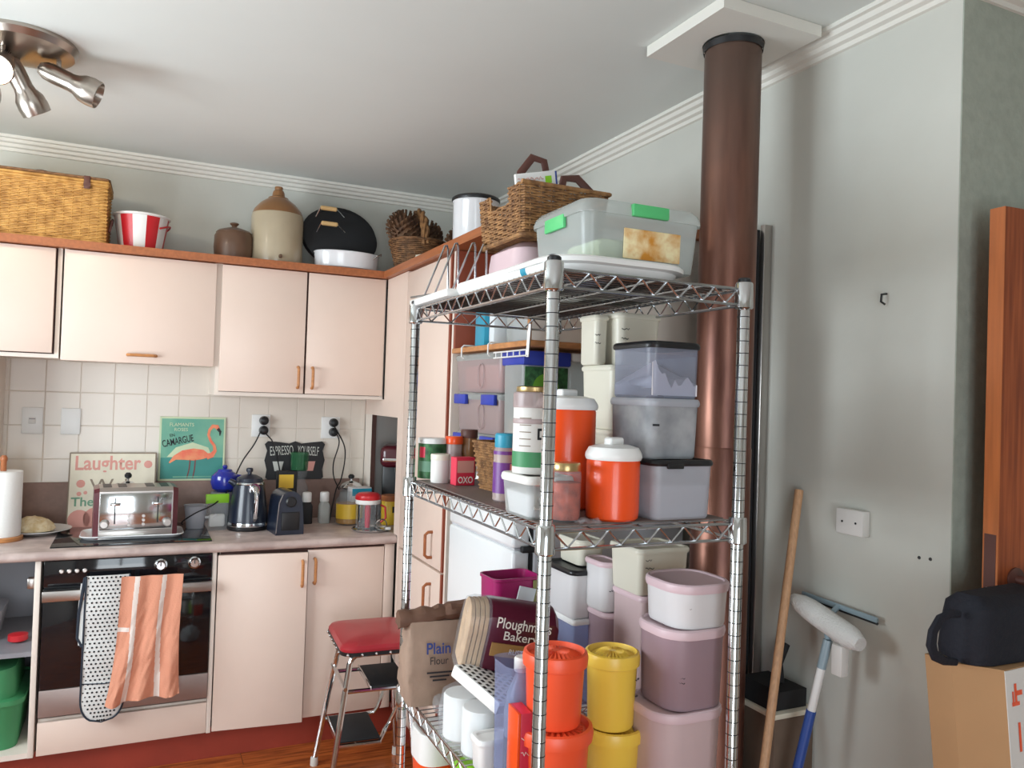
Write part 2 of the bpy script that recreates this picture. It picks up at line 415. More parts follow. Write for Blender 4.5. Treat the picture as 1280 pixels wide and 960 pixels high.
# ================================================================== CORNER CUPBOARD WITH NICHE, TALL PANTRY
XT = 1.07
t = thing('corner_cupboard', 'cream corner cupboard with an open appliance niche at worktop height', 'cupboard', (XT, -.3, .0))
def wbx(m, x0, x1, y0, y1, z0, z1): m.box(x0-XT, x1-XT, y0+.3, y1+.3, z0, z1)
m = MB(); wbx(m, XT, XT+.018, -.63, -.342, 1.435, 2.098); wbx(m, XT, XT+.018, -.342, -.002, 1.435, 1.515)
m.obj('face_panel', M['laminate'], t)
m = MB(); wbx(m, XT, XT+.018, -.145, -.012, .906, 1.435); m.obj('jamb', M['carcass'], t)
m = MB(); wbx(m, XT, XT+.018, -.63, -.575, .906, 1.435); m.obj('jamb', M['laminate'], t)
m = MB(); wbx(m, 1.5, 1.515, -.63, -.012, .906, 1.5); wbx(m, XT+.018, 1.5, -.63, -.615, .906, 1.5); wbx(m, XT+.018, 1.5, -.03, -.012, .906, 1.5); wbx(m, XT+.018, 1.5, -.615, -.03, 1.47, 1.5)
m.obj('niche_lining', M['white_dull'], t)
m = MB(); wbx(m, XT-.002, XT+.02, -.152, -.145, .906, 1.435); m.obj('jamb_shade_strip', M['gap'], t)  # dark strip: paints the jamb's shadow line together with its metal strip
t = thing('pantry_cupboard', 'tall cream pantry cupboard behind the wire shelving, two doors one above the other', 'cupboard', (XT, -.93, 0))
m = MB(); m.box(.02, .68, -.32, .3, .13, 2.098); m.obj('carcass', M['carcass'], t)
m = MB(); m.box(.0, .68, -.322, -.306, .0, 2.098); m.obj('side_panel', M['carcass'], t)
d = slab('door', 0, .019, -.272, .268, .865, 2.09, t); handle(d, 0, -.165, .95, .1, True, (-1, 0), 'oak')
MB().box(-.002, .019, -.288, -.2735, .865, 2.09).obj('edge_strip', M['oak_red'], d)
d = slab('door', 0, .019, -.272, .268, .14, .855, t); handle(d, 0, -.165, .745, .1, True, (-1, 0), 'oak')
MB().box(-.002, .019, -.288, -.2735, .14, .855).obj('edge_strip', M['oak_red'], d)
MB().box(.0, .018, .2705, .299, .14, 2.098).obj('filler_strip', M['laminate'], t)
MB().box(.055, .07, -.305, .3, .0, .128).obj('plinth', M['kick'], t)
# open timber shelf box above the fridge
t = thing('open_shelf_box', 'open timber shelf box hanging above the fridge', 'shelf', (XT, -1.58, 1.705))
m = MB(); m.bbox(0, .66, -.33, .325, 0, .018, .002); m.obj('bottom_board', M['oak_light'], t)
m = MB(); m.bbox(0, .66, .309, .325, .018, .393, .002); m.obj('side_board', M['oak_red'], t)
m = MB(); m.bbox(0.004, .66, -.33, -.314, .018, .393, .002); m.obj('side_board', M['carcass'], t)
MB().box(-.002, .004, -.33, -.312, .018, .393).obj('edge_strip', M['oak_light'], t)
m = MB(); m.box(.645, .66, -.314, .309, .018, .393); m.obj('back_board', M['oak_red'], t)
m = MB(); m.bbox(-.004, .0, -.33, .327, -.0, .018, .001); m.obj('edge_strip', M['oak_light'], t)
# ================================================================== BASE UNITS, WORKTOP
FB = -.6
t = thing('base_cupboard', 'open base cupboard without door left of the oven', 'cupboard', (-.62, -.3, 0))
m = MB(); m.bbox(.285, .305, -.3, .28, .125, .866, .002); m.obj('side_panel', M['carcass'], t)
m = MB(); m.bbox(-.31, -.29, -.3, .28, .125, .866, .002); m.obj('side_panel', M['carcass'], t)
MB().box(-.29, .285, -.295, .28, .125, .145).obj('base_board', M['carcass'], t)
MB().box(-.29, .285, -.27, .28, .50, .518).obj('shelf_board', M['grey_lino'], t)
MB().box(-.29, .285, .265, .28, .145, .866).obj('back_board', M['grey_lino'], t)
MB().bbox(.26, .285, -.29, -.25, .76, .80, .004).obj('hinge', M['steel'], t)
m = MB(); m.loft([(.3, .36, .05, 0), (.33, .40, .06, .16), (.335, .405, .06, .17), (.345, .415, .06, .172), (.345, .415, .06, .19)], cap1=False)
g = thing('storage_tub', 'green plastic tub on the floor of the open base cupboard', 'tub', (-.53, -.36, .1455)); m.obj('tub_body', M['green_box'], g)
MB().loft([(.34, .41, .06, .178), (.28, .36, .06, .19), (.27, .35, .06, .3)], ).obj('tub_upper', M['green_box'], g)
m = MB().loft([(.2, .2, .03, 0), (.24, .24, .04, .12)]); m.obj('baking_dish', M['grey_lino'], loc=(-.58, -.3, .519), label='grey dish on the shelf of the open base cupboard', cat='dish')
MB().lathe([(.02, 0), (.035, .008), (.035, .03), (.012, .036)], 16).obj('red_bowl', M['red'], loc=(-.40, -.42, .519), label='small red bowl in the open base cupboard', cat='bowl')
# kickboard and oven
structure(MB().box(-1.0, XT+.06, -.55, -.535, 0, .128).obj('baseboard_back', M['kick']))
t = thing('oven_housing', 'cream oven housing panel below the built-in oven', 'cupboard', (-.006, -.3, .125))
m = MB(); m.bbox(-.3, .3, -.3, -.28, .003, .127, .002); m.obj('front_panel', M['laminate'], t)
m = MB(); m.bbox(.301, .318, -.3, .28, 0, .741, .002); m.obj('side_panel', M['carcass'], t)
MB().box(-.3, .3, -.279, .28, .003, .136).obj('base', M['carcass'], t)
t = thing('oven', 'black glass built-in oven with steel trims and two knobs', 'oven', (-.006, -.3, .266))
MB().box(-.298, .298, -.285, .28, 0, .598).obj('body', M['black'], t)
MB().bbox(-.299, .299, -.307, -.286, .50, .598, .002).obj('control_panel', M['black_glass'], t)
d = MB().bbox(-.299, .299, -.307, -.286, .112, .492, .002).obj('door', M['black_glass'], t)
MB().bbox(-.299, .299, -.3085, -.286, .008, .11, .002).obj('steel_panel', M['steel_matte'], t)
m = MB(); m.bbox(-.299, .299, -.345, -.331, .452, .492, .003); m.box(-.27, -.25, -.331, -.305, .462, .482); m.box(.25, .27, -.331, -.305, .462, .482)
m.obj('handle', M['steel'], d)
for px, py in ((201, 706), (243, 703)):
    p = at(px, py, Y=-.61)
    k = MB().lathe([(.024, 0), (.024, .004), (.019, .006), (.018, .022), (.015, .026)], 24, M=T(p.x+.006, -.307, p.z-.266, rx=PI/2)).obj('knob', M['chrome'], t)
    MB().box(-.002, .002, -.001, 0, 0, .016, M=T(p.x+.006, -.333, p.z-.266)).obj('pointer', M['black'], k)
for i in range(4):
    p = at(77+9.7*i, 714.5-.5*i, Y=-.607)
    MB().lathe([(.0085, 0), (.0085, .003), (.006, .005)], 14, M=T(p.x+.006, -.307, p.z-.266, rx=PI/2)).obj('button', M['steel'], t)
# base double cupboard
t = thing('base_cupboard', 'double door cream base cupboard with upright wooden handles beside the oven', 'cupboard', (.69, -.3, 0))
MB().box(-.365, .379, -.275, .28, .13, .866).obj('carcass', M['carcass'], t)
MB().box(-.363, .378, -.279, -.276, .135, .862).obj('gap_shade_board', M['gap'], t)  # dark sheet behind both doors, shade of the gaps put in as colour
d = MB().bbox(0, .362, -.019, 0, .128, .852, .0025).obj('door', M['laminate'], t, loc=(-.372, -.279, 0), rz=-.10)
handle(d, .34, -.019, .765, .105)
d = slab('door', -.006, .332, -.299, -.28, .132, .855, t); handle(d, .022, -.299, .765, .105)
MB().bbox(.335, .38, -.3, -.28, .128, .864, .002).obj('filler_strip', M['laminate'], t)
# worktop with rolled nose, and upstand
prof = [(0, .868), (-.60, .868)] + [(-.612+.0185*math.cos(a), .8865+.0185*math.sin(a)) for a in [(-PI/2-i*PI/8) for i in range(9)]] + [(0, .905)]
m = MB(); m.rings([[(x, y-.002, z) for y, z in prof] for x in (-1.0, XT-.002)])
m.box(XT-.002, 1.495, -.6, -.014, .868, .905)
m.obj('worktop', M['worktop'], label='long mottled pinkish grey laminate worktop with rolled front edge', cat='worktop')
MB().bbox(-.534, 1.045, -.03, -.0095, .9055, 1.1, .003).obj('upstand', M['upstand'], label='mauve brown laminate upstand strip along the worktop back', cat='upstand')
# switches and sockets on the tiles
def wallplate(px0, px1, py0, py1, label, kind):
    a, b = at(px0, py0, Y=-.012), at(px1, py1, Y=-.012); w, h = b.x-a.x, a.z-b.z; c = ((a.x+b.x)/2, -.0095, (a.z+b.z)/2)
    t = thing({'socket': 'power_socket'}.get(kind, 'wall_switch'), label, 'socket' if kind == 'socket' else 'switch plate', c)
    MB().bbox(-w/2, w/2, -.010, 0, -h/2, h/2, .003).obj('plate', M['white_plastic'], t)
    if kind == 'switch':
        MB().bbox(-.014, .014, -.014, -.01, -.014, .014, .002).obj('rocker', M['white_dull'], t)
        MB().box(-.012, .012, -.0146, -.0138, .006, .010).obj('marking', M['grey_lino'], t)
    if kind == 'socket':
        for z in (.026, -.022): 
            MB().lathe([(.022, 0), (.023, .012), (.02, .03), (.009, .036)], 18, M=T(.012, -.010, z, rx=PI/2)).obj('plug', M['black'], t)
    return t, c
wallplate(28, 53, 509, 542, 'white rocker switch plate beside the side panel', 'switch')
wallplate(77, 100, 510, 543, 'blank white wall plate right of the switch', 'blank')
s1, c1 = wallplate(315, 337, 518, 546, 'white double socket above the kettle with two black plugs', 'socket')
s2, c2 = wallplate(402, 424, 521, 548, 'white double socket right of the chalk sign with two black plugs', 'socket')
# socket on the right wall
a, b = at(1049, 634, X=XR-.02), at(1079, 672, X=XR-.02)
t = thing('power_socket', 'grey white surface box socket on the bare right wall', 'socket', (XR, (a.y+b.y)/2, (a.z+b.z)/2)); w, h = abs(a.y-b.y), abs(a.z-b.z)
MB().bbox(-.028, 0, -w/2-.004, w/2+.004, -h/2, h/2, .004).obj('box', M['white_dull'], t)
for y in (-.022, .022): MB().lathe([(.003, 0), (.003, .0015)], 8, M=T(-.028, y, 0, ry=-PI/2)).obj('screw', M['black'], t)
# ================================================================== FRIDGE
t = thing('fridge', 'white fridge freezer with grey shaded side beside the pantry cupboard', 'fridge', (1.4, -1.585, 0))
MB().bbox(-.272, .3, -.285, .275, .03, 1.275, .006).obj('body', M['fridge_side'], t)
d = MB().bbox(-.345, -.285, -.28, .272, 1.077, 1.275, .012, 3).obj('door', M['fridge'], t)
MB().box(-.285, -.273, -.277, .27, 1.09, 1.27).obj('door_seal', M['black_matte'], d)
d = MB().bbox(-.345, -.285, -.28, .272, .05, 1.071, .012, 3).obj('door', M['fridge'], t)
MB().box(-.285, -.273, -.277, .27, .06, 1.06).obj('door_seal', M['black_matte'], d)
MB().bbox(-.32, -.24, -.30, -.2805, 1.066, 1.086, .004).obj('hinge', M['black'], t)
MB().box(-.335, -.28, -.275, .268, 1.0712, 1.0768).obj('gap_trim', M['fridge_side'], t)
for x in (-.2, .22):
    for y in (-.2, .2): MB().lathe([(.02, 0), (.02, .03)], 12, c=(x, y, 0)).obj('foot', M['black'], t)
# ================================================================== FLUE
t = thing('flue_pipe', 'tarnished copper flue pipe rising from floor to ceiling plate', 'pipe', (1.505, -2.285, 0))
MB().lathe([(.08, .0), (.08, 2.575)], 40, cap0=False, cap1=False).obj('pipe', M['copper'], t)
MB().lathe([(.0815, .0), (.0815, 1.42), (.08, 1.425)], 40, cap0=False, cap1=False).obj('lower_sleeve', M['copper'], t)
MB().lathe([(.083, 2.555), (.086, 2.572)], 40, cap0=False, cap1=False).obj('collar', M['black'], t)
t = thing('ceiling_plate', 'square white ceiling plate around the flue pipe', 'plate', (1.505, -2.275, ZC))
m = MB(); m.mi = 0
ri = [(.087*math.cos(2*PI*i/40), .087*math.sin(2*PI*i/40)-.01) for i in range(40)]
def sq(i):
    a = 2*PI*i/40; c_, s_ = math.cos(a), math.sin(a); k = .172/max(abs(c_), abs(s_)); return (c_*k, s_*k)
ro = [sq(i) for i in range(40)]
vs = [(x, y, -.033) for x, y in ri]+[(x, y, -.033) for x, y in ro]+[(x, y, -.001) for x, y in ro]+[(x, y, -.001) for x, y in ri]
fs = []
for k in range(4):
    for i in range(40): fs.append((k*40+i, k*40+(i+1) % 40, ((k+1) % 4)*40+(i+1) % 40, ((k+1) % 4)*40+i))
m.add(vs, fs); m.obj('board', M['cornice'], t)
# black heat panel with aluminium edging standing against the right wall
t = thing('heat_panel', 'black panel with aluminium edge trim against the wall behind the flue', 'panel', (1.72, -2.06, .70))
MB().box(-.06, .002, -.118, .1, 0, 1.39).obj('board', M['black_matte'], t)
MB().bbox(.003, .034, -.138, -.118, 0, 1.405, .002).obj('edge_trim', M['steel'], t)
MB().bbox(.003, .034, .1, .12, 0, 1.405, .002).obj('edge_trim', M['steel'], t)
# ================================================================== OPEN DOOR IN THE HALL
c = at(1258, 257, Y=-2.925)
t = structure(thing('door_1', None, None, (c.x, -2.925, 0), rz=-.06))
MB().bbox(.001, .76, .001, .039, .01, c.z, .002).obj('leaf', M['door_wood'], t)
for x0, x1, z0, z1 in ((.11, .36, .2, .95), (.42, .67, .2, .95), (.11, .36, 1.12, 1.88), (.42, .67, 1.12, 1.88)):
    MB().bbox(x0, x1, -.006, .001, z0, z1, .004).obj('panel', M['door_wood'], t)
MB().box(-.001, .001, .0015, .0385, .0105, c.z-.0005).obj('edge_lipping', M['door_edge'], t)
MB().box(-.002, -.001, .006, .034, 1.02, 1.27).obj('lock_plate', M['leather'], t)
MB().bbox(-.008, -.002, .014, .026, 1.12, 1.15, .002).obj('latch', M['nickel'], t)
MB().lathe([(.026, 0), (.026, .004), (.01, .008), (.01, .03), (.027, .045), (.027, .055), (.012, .062)], 20, M=T(.055, .0, 1.17, rx=PI/2)).obj('door_knob', M['leather'], t)
# ================================================================== CHROME WIRE SHELVING
RX, RY, RT, RL, RW = .688, -2.767, -.0154, .8525, .4495
ZT, ZM, ZB, Z0 = 1.79, 1.30, .71, .36
rack = thing('wire_shelving', 'tall chrome wire shelving unit crowded with food containers', 'shelving', (RX, RY, 0), RT)
def rk(u, v, z=0):  # u along the long side (away), v across -> world
    c, s = math.cos(RT), math.sin(RT); return Vector((RX+c*v-s*u, RY+s*v+c*u, z))
for v in (0, RW):
    for u in (0, RL):
        m = MB(); R_ = .0127; prof = [(R_-.002, .012), (R_, .015)]; z = .02
        m.lathe([(R_, .02), (R_, 1.80), (R_-.003, 1.806)], 16, c=(v, u, 0)); m.mi = 1
        while z < 1.78: m.lathe([(R_+.0003, z), (R_+.0003, z+.0016)], 16, c=(v, u, 0), cap0=False, cap1=False); z += .0255
        post = m.obj('post', [M['chrome'], M['groove']], rack)
        MB().lathe([(.012, 0), (.018, .004), (.018, .016), (.0125, .02)], 14, c=(v, u, 0)).obj('foot', M['black'], post)
        MB().lathe([(.0135, 1.80), (.0135, 1.808), (.010, 1.811)], 14, c=(v, u, 0)).obj('cap', M['black'], post)
def truss(a, b, z, mb):
    a, b = Vector(a), Vector(b); d = b-a; L = d.length; d.normalize(); g = .018
    p, q = a+d*g, b-d*g; h = .036
    mb.tube([p+Vector((0,0,z-.003)), q+Vector((0,0,z-.003))], .0032, 6); mb.tube([p+Vector((0,0,z-h)), q+Vector((0,0,z-h))], .0032, 6)
    n = max(4, int(round(L/.066))); pts = []
    for i in range(2*n+1):
        pts.append(p+(q-p)*(i/(2*n))+Vector((0, 0, z-.005 if i % 2 == 0 else z-h+.002)))
    for i in range(2*n): mb.tube([pts[i], pts[i+1]], .0021, 4)
for z in (ZT, ZM, ZB, Z0):
    sh = bpy.data.objects.new('wire_shelf', None); COL.objects.link(sh); sh.parent = rack; sh.empty_display_size = .05
    for a, b in (((0,0,0), (RW,0,0)), ((RW,0,0), (RW,RL,0)), ((RW,RL,0), (0,RL,0)), ((0,RL,0), (0,0,0))):
        m = MB(); truss(a, b, z, m); m.obj('truss_rail', M['chrome_wire'], sh)
    m = MB(); k = 0; u = .03
    while u < RL-.02: m.tube([(0, u, z), (RW, u, z)], .0017, 4); u += .0255
    for v in (.11, .225, .34): m.tube([(v, .0, z-.005), (v, RL, z-.005)], .0026, 5)
    m.obj('wire_grid', M['chrome_wire'], sh, kind='stuff')
    for v in (0, RW):
        for u in (0, RL): MB().lathe([(.016, z-.045), (.0195, z-.042), (.0185, z+.008), (.0165, z+.011)], 18, c=(v, u, 0)).obj('collar', M['chrome'], sh)
for z, nm in ((ZT, 'top'), (ZM, 'middle')):
    p = rk(RL/2, RW/2, z+.002)
    MB().bbox(-RW/2+.012, RW/2-.012, -RL/2+.03, RL/2-.03, 0, .003, .001, 1).obj('shelf_liner', M['shelf_liner'], loc=p, rz=RT,
        label='dark grey plastic liner sheet covering the %s wire shelf' % nm, cat='liner')
Z_T, Z_M, Z_B = ZT+.0052, ZM+.0052, ZB+.0018
# ------------------------------------------------------------------ container builders
def canister(label, x, y, z, r, h, body, lid, style, cat='canister', group=None, rz=0, taper=1.0, name='canister'):
    t = thing(name, label, cat, (x, y, z), rz, group)
    if style == 'dome':     # straight canister with white disc lid and flat grip
        k = h-.042
        MB().lathe([(r*.9, 0), (r*.97, .004), (r, .02), (r, k-.008), (r*.96, k)], 36).obj('body', M[body], t)
        l = MB().lathe([(r*.9, k-.003), (r*1.03, k-.003), (r*1.07, k+.003), (r*1.05, k+.01), (r*.93, k+.022), (r*.6, k+.027), (r*.2, k+.028)], 36).obj('lid', M[lid], t)
        MB().bbox(-r*.38, r*.38, -.011, .011, k+.024, h, .005, 3).obj('grip', M[lid], l)
    if style == 'pleat':    # flared canister with a lid of radiating pleats
        MB().lathe([(r*.84, 0), (r*.88, .005), (r*.97, h-.02), (r*.99, h-.012)], 40).obj('body', M[body], t)
        l = MB().lathe([(r*.99, h-.03), (r*1.06, h-.028), (r*1.08, h-.012), (r*1.04, h-.002), (r*.95, h), (r*.9, h-.006), (r*.86, h-.01), (r*.2, h-.009)], 40).obj('lid', M[lid], t)
        n = 26; vs = []; fs = []
        for i in range(2*n):
            a = 2*PI*i/(2*n); hh = .004 if i % 2 else -.002
            vs.append((r*.8*math.cos(a), r*.8*math.sin(a), h-.009)); vs.append((r*.45*math.cos(a), r*.45*math.sin(a), h-.004+hh)); vs.append((r*.14*math.cos(a), r*.14*math.sin(a), h-.002+hh*.3))
        for i in range(2*n):
            a, b = i*3, ((i+1) % (2*n))*3; fs += [(a, b, b+1, a+1), (a+1, b+1, b+2, a+2)]
        fs.append(tuple(i*3+2 for i in range(2*n)))
        MB().add(vs, fs).obj('pleats', M[lid], l, angle=10)
    return t
def tub(label, x, y, z, w, d, h, body, lid, rz=0, cr=.03, lidh=.014, over=.006, taper=.92, fill=None, fillmat='powder', cat='container', group=None, name='food_container', lidtop=True):
    t = thing(name, label, cat, (x, y, z), rz, group)
    hb = h-lidh*.5
    MB().loft([(w*taper-.006, d*taper-.006, cr*.8, 0), (w*taper, d*taper, cr*.9, .005), (w, d, cr, hb-.004), (w, d, cr, hb)], cap1=False if lid else True).obj('body', M[body], t)
    if fill:
        k = lambda f: taper+(1-taper)*f
        MB().loft([(w*taper-.012, d*taper-.012, cr*.8, .004), (w*k(fill)-.008, d*k(fill)-.008, cr*.85, h*fill-.004), (w*k(fill)-.03, d*k(fill)-.03, cr*.6, h*fill)]).obj('contents', M[fillmat], t)
    if lid:
        MB().loft([(w+over, d+over, cr+.003, h-lidh), (w+over+.003, d+over+.003, cr+.003, h-lidh*.6), (w+over, d+over, cr+.002, h-.003), (w+over-.006, d+over-.006, cr, h), (w-.014, d-.014, cr*.8, h), (w-.02, d-.02, cr*.7, h-.0035)]).obj('lid', M[lid], t)
    return t
def frontM(w, d, h=0, rz=0): return T(0, -d/2, 0)       # front face frame of a tub
def jar(label, x, y, z, r, h, body, lid, cat='jar', neck=.86, lidh=.016, lidr=None, fill=None, fillmat=None, group=None, name='jar', shoulder=.8):
    t = thing(name, label, cat, (x, y, z), 0, group); lr = lidr or r*neck*1.06
    MB().lathe([(r*.92, 0), (r, .006), (r, h*shoulder), (r*.96, h*shoulder+.006), (r*neck, h-lidh-.004), (r*neck, h-lidh)], 28).obj('body', M[body], t)
    if fill: MB().lathe([(r*.88, .004), (r*.95, .01), (r*.95, h*fill), (r*.5, h*fill+.002)], 24).obj('contents', M[fillmat], t)
    MB().lathe([(lr*.98, h-lidh), (lr, h-lidh+.002), (lr, h-.003), (lr*.94, h)], 28).obj('lid', M[lid], t)
    return t
def band(parent, name, r, z0, z1, mt, a0=0, a1=2*PI, n=32):
    """curved label wrapped on a round body"""
    vs = []; fs = []
    for i in range(n+1):
        a = a0+(a1-a0)*i/n
        vs += [(r*math.cos(a), r*math.sin(a), z0), (r*math.cos(a), r*math.sin(a), z1)]
    for i in range(n): fs.append((2*i, 2*i+2, 2*i+3, 2*i+1))
    return MB().add(vs, fs).obj(name, M[mt], parent)
def woven(parent, name, secs, h, rows, stakes, mt, r=.003, amp=.003, cap=None, z0=0, skip=None):
    """basket wall of strands woven round upright stakes. secs(f)-> (w,d,corner) at height fraction f"""
    def per(f, n):
        w, d, c = secs(f); pts = rrect(w, d, c, 0, 4); L = [0]
        pts = pts+[pts[0]]
        for i in range(1, len(pts)): L.append(L[-1]+math.dist(pts[i][:2], pts[i-1][:2]))
        out = []; j = 0
        for k in range(n):
            s_ = L[-1]*k/n
            while L[j+1] < s_: j += 1
            q = (s_-L[j])/max(L[j+1]-L[j], 1e-9); a, b = pts[j], pts[j+1]
            x, y = a[0]+(b[0]-a[0])*q, a[1]+(b[1]-a[1])*q; tx, ty = b[0]-a[0], b[1]-a[1]; l = math.hypot(tx, ty) or 1
            out.append((x, y, ty/l, -tx/l))
        return out
    m = MB()
    for k in range(rows):
        f = (k+.5)/rows; P = per(f, stakes*2)
        pts = [(x+nx*amp*math.cos(PI*i/1.0*.5*2+PI*k if i % 2 == 0 else PI/2), y+ny*amp*math.cos(PI*i*.5*2+PI*k if i % 2 == 0 else PI/2), z0+f*h+.0006*math.sin(i*1.7+k)) for i, (x, y, nx, ny) in enumerate(P)]
        # even index sits on a stake: outside for one row, inside for the next
        pts = [(x+nx*amp*(1 if ((i//2+k) % 2 == 0) else -1)*(1 if i % 2 == 0 else 0), y+ny*amp*(1 if ((i//2+k) % 2 == 0) else -1)*(1 if i % 2 == 0 else 0), z0+f*h) for i, (x, y, nx, ny) in enumerate(P)]
        if skip: 
            run = []
            for p in pts+[pts[0]]:
                if skip(p):
                    if len(run) > 1: m.tube(run, h/rows*.56, 5)
                    run = []
                else: run.append(p)
            if len(run) > 1: m.tube(run, h/rows*.56, 5)
        else: m.tube(pts, h/rows*.56, 5, closed=True)
    w_ = m.obj(name, M[mt], parent, kind='stuff')
    m = MB()
    for i in range(stakes):
        pts = []
        for j in range(5):
            x, y, nx, ny = per(min(j/4, .999), stakes)[i]; pts.append((x, y, z0+h*j/4))
        if skip and any(skip(p) for p in pts): continue
        m.tube(pts, r*.8, 4)
    m.obj('stakes', M[mt], parent, kind='stuff')
    for f, nm in ((1, 'rim'), (0, 'foot_border')):
        w, d, c = secs(f); pts = [(p[0], p[1], z0+f*h) for p in rrect(w, d, c, 0, 4)]
        if skip and f == 1: continue
        m = MB(); m.tube(pts, r*1.9, 6, closed=True); m.obj(nm, M[mt], parent)
    w, d, c = secs(0); MB().loft([(w, d, c, z0), (w, d, c, z0+.004)]).obj('base', M[mt], parent)
    return w_
# ------------------------------------------------------------------ MIDDLE SHELF
z = Z_M
# back left: cans and spice jars
x, y = .772, -1.90
t = thing('spice_drum', 'green leafy printed cardboard drum with white lid beside the far shelf post', 'canister', (x, y, z))
MB().lathe([(.042, 0), (.042, .105)], 30).obj('body', M['green_leaf'], t)
MB().lathe([(.043, .1), (.0435, .112), (.041, .115)], 30).obj('lid', M['white_plastic'], t)
band(t, 'red_mark', .0425, .06, .09, 'pink_red', PI*1.05, PI*1.22)
band(t, 'label_band', .0424, .02, .05, 'sign_green', PI*1.05, PI*1.5)
def px_on(px, Y, z): return at(px, 600, Y=Y).x
jar('small white paper label jar in front of the green drum', .752, -2.02, z, .026, .078, 'white_dull', 'cream_plastic', lidr=.027, neck=.97, shoulder=.9)
jar('pinkish spice jar with brown and orange lid behind the white jar', .825, -1.93, z, .024, .122, 'clear_pink', 'orange', lidr=.026, neck=.95, shoulder=.82, lidh=.022, fill=.6, fillmat='lentils')
jar('brown spice jar with dark brown lid at the back of the middle shelf', .872, -1.93, z, .024, .142, 'stone_tan', 'leather', lidr=.025, neck=.95, shoulder=.82, lidh=.024)
t = thing('stock_cube_box', 'red stock cube carton printed OXO standing on the middle shelf', 'box', (.793, -2.085, z), .05)
MB().bbox(-.028, .028, -.018, .018, 0, .075, .0015, 1).obj('carton', M['pink_red'], t)
text('OXO', .044, .018, M['white_print'], t, T(-.022, -.0181, .006), bold=.02)
MB().box(-.024, .024, -.0186, -.018, .034, .066).obj('print_panel', M['sign_pink'], t)
t = thing('wicker_box', 'small seagrass basket with cut-out handle on the middle shelf', 'basket', (.86, -2.20, z), .08)
woven(t, 'weave', lambda f: (.085+.035*f, .10+.03*f, .012), .125, 20, 26, 'seagrass', skip=lambda p: p[1] < -.04 and abs(p[0]) < .02 and .075 < p[2] < .1)
MB().bbox(-.035, .035, -.04, .04, .02, .115, .01).obj('packets_inside', M['kraft_dark'], t)
t = thing('jar', 'purple labelled jar with bright cyan lid on the middle shelf', 'jar', (.77, -2.41, z))
MB().lathe([(.027, 0), (.030, .004), (.030, .115), (.027, .122), (.0265, .128)], 28).obj('body', M['clear_pink'], t)
MB().lathe([(.026, .004), (.0285, .006), (.0285, .112), (.02, .114)], 24).obj('contents', M['beige_food'], t)
band(t, 'label', .0304, .02, .09, 'purple'); band(t, 'orange_print', .0306, .055, .088, 'sign_pink', PI*1.45, PI*1.7)
band(t, 'neck_band', .0302, .108, .116, 'purple')
MB().lathe([(.0275, .124), (.028, .126), (.028, .152), (.025, .156)], 28).obj('lid', M['cyan'], t)
text('lid', .02, .008, M['white_print'], t, T(-.01, -.031, .026)) if 0 else None
jar('dark lidded jar behind the purple jar', .80, -2.34, z, .024, .148, 'stoneware', 'black', lidr=.025, neck=.95)
# tub with handwriting and tall can on it
t = tub('white translucent tub with handwritten label under the tall can', .742, -2.62, z, .102, .135, .085, 'clear_soft', 'white_dull', cr=.018, taper=.9, fill=.62, lidh=.016, name='food_tub', cat='tub')
MB().box(-.036, .036, -.001, 0, .02, .05, M=T(0, -.063, 0, rx=-.07)).obj('paper_label', M['white_dull'], t)
handwriting('handwriting', t, T(0, -.0645, 0, rx=-.07), [(-.03, .028, .056, .016)], M['ink'])
jt = thing('coffee_can', 'tall pale paper can with green band and gold rim on the tub', 'can', (.735, -2.61, z+.0855))
MB().lathe([(.040, 0), (.0415, .003), (.0415, .135), (.040, .138)], 32).obj('body', M['white_dull'], jt)
band(jt, 'green_band', .0418, .014, .045, 'green_box'); band(jt, 'seal', .042, .07, .093, 'black_matte', PI*1.42, PI*1.56); band(jt, 'seal_centre', .0422, .075, .088, 'white_dull', PI*1.455, PI*1.525)
for i in range(5): band(jt, 'print_line', .0419, .056+.014*i, .058+.014*i, 'sign_brown', PI*1.12, PI*1.32)
MB().lathe([(.0425, .134), (.043, .136), (.043, .163), (.040, .166)], 32).obj('plastic_lid', M['clear_pink'], jt)
MB().lathe([(.041, .10), (.0425, .104), (.0425, .109), (.0415, .112)], 32, cap0=False, cap1=False).obj('rim', M['clear_pink'], jt)
MB().lathe([(.036, .166), (.037, .168), (.037, .176), (.033, .178)], 32).obj('gold_cap', M['gold'], jt)
t = jar('clear jar of red lentils with gold lid behind the near post', .765, -2.70, z, .031, .115, 'glass', 'gold', lidr=.029, neck=.85, fill=.66, fillmat='lentils')
cx, z0, z1, w = fit(732, 803, 553, 658, -2.70)
canister('small orange canister with white lid at the front of the middle shelf', cx, -2.695, z, .0545, .165, 'orange', 'white_plastic', 'dome', group='orange lidded canisters', rz=.3)
canister('large orange canister with white lid behind the smaller orange one', .863, -2.52, z, .066, .262, 'orange', 'white_plastic', 'dome', group='orange lidded canisters', rz=.3)
# scrap of wrapper
m = MB(); rd = random.Random(4); g = 6
vs = [(i*.009-.027, j*.007-.02, .002+.012*rd.random()) for i in range(g) for j in range(g)]; fs = [(i*g+j, (i+1)*g+j, (i+1)*g+j+1, i*g+j+1) for i in range(g-1) for j in range(g-1)]
m.add(vs, fs).obj('wrapper_scrap', M['wrap'], loc=(.79, -2.752, z), label='crumpled clear wrapper scrap in front of the orange canister', cat='wrapper')
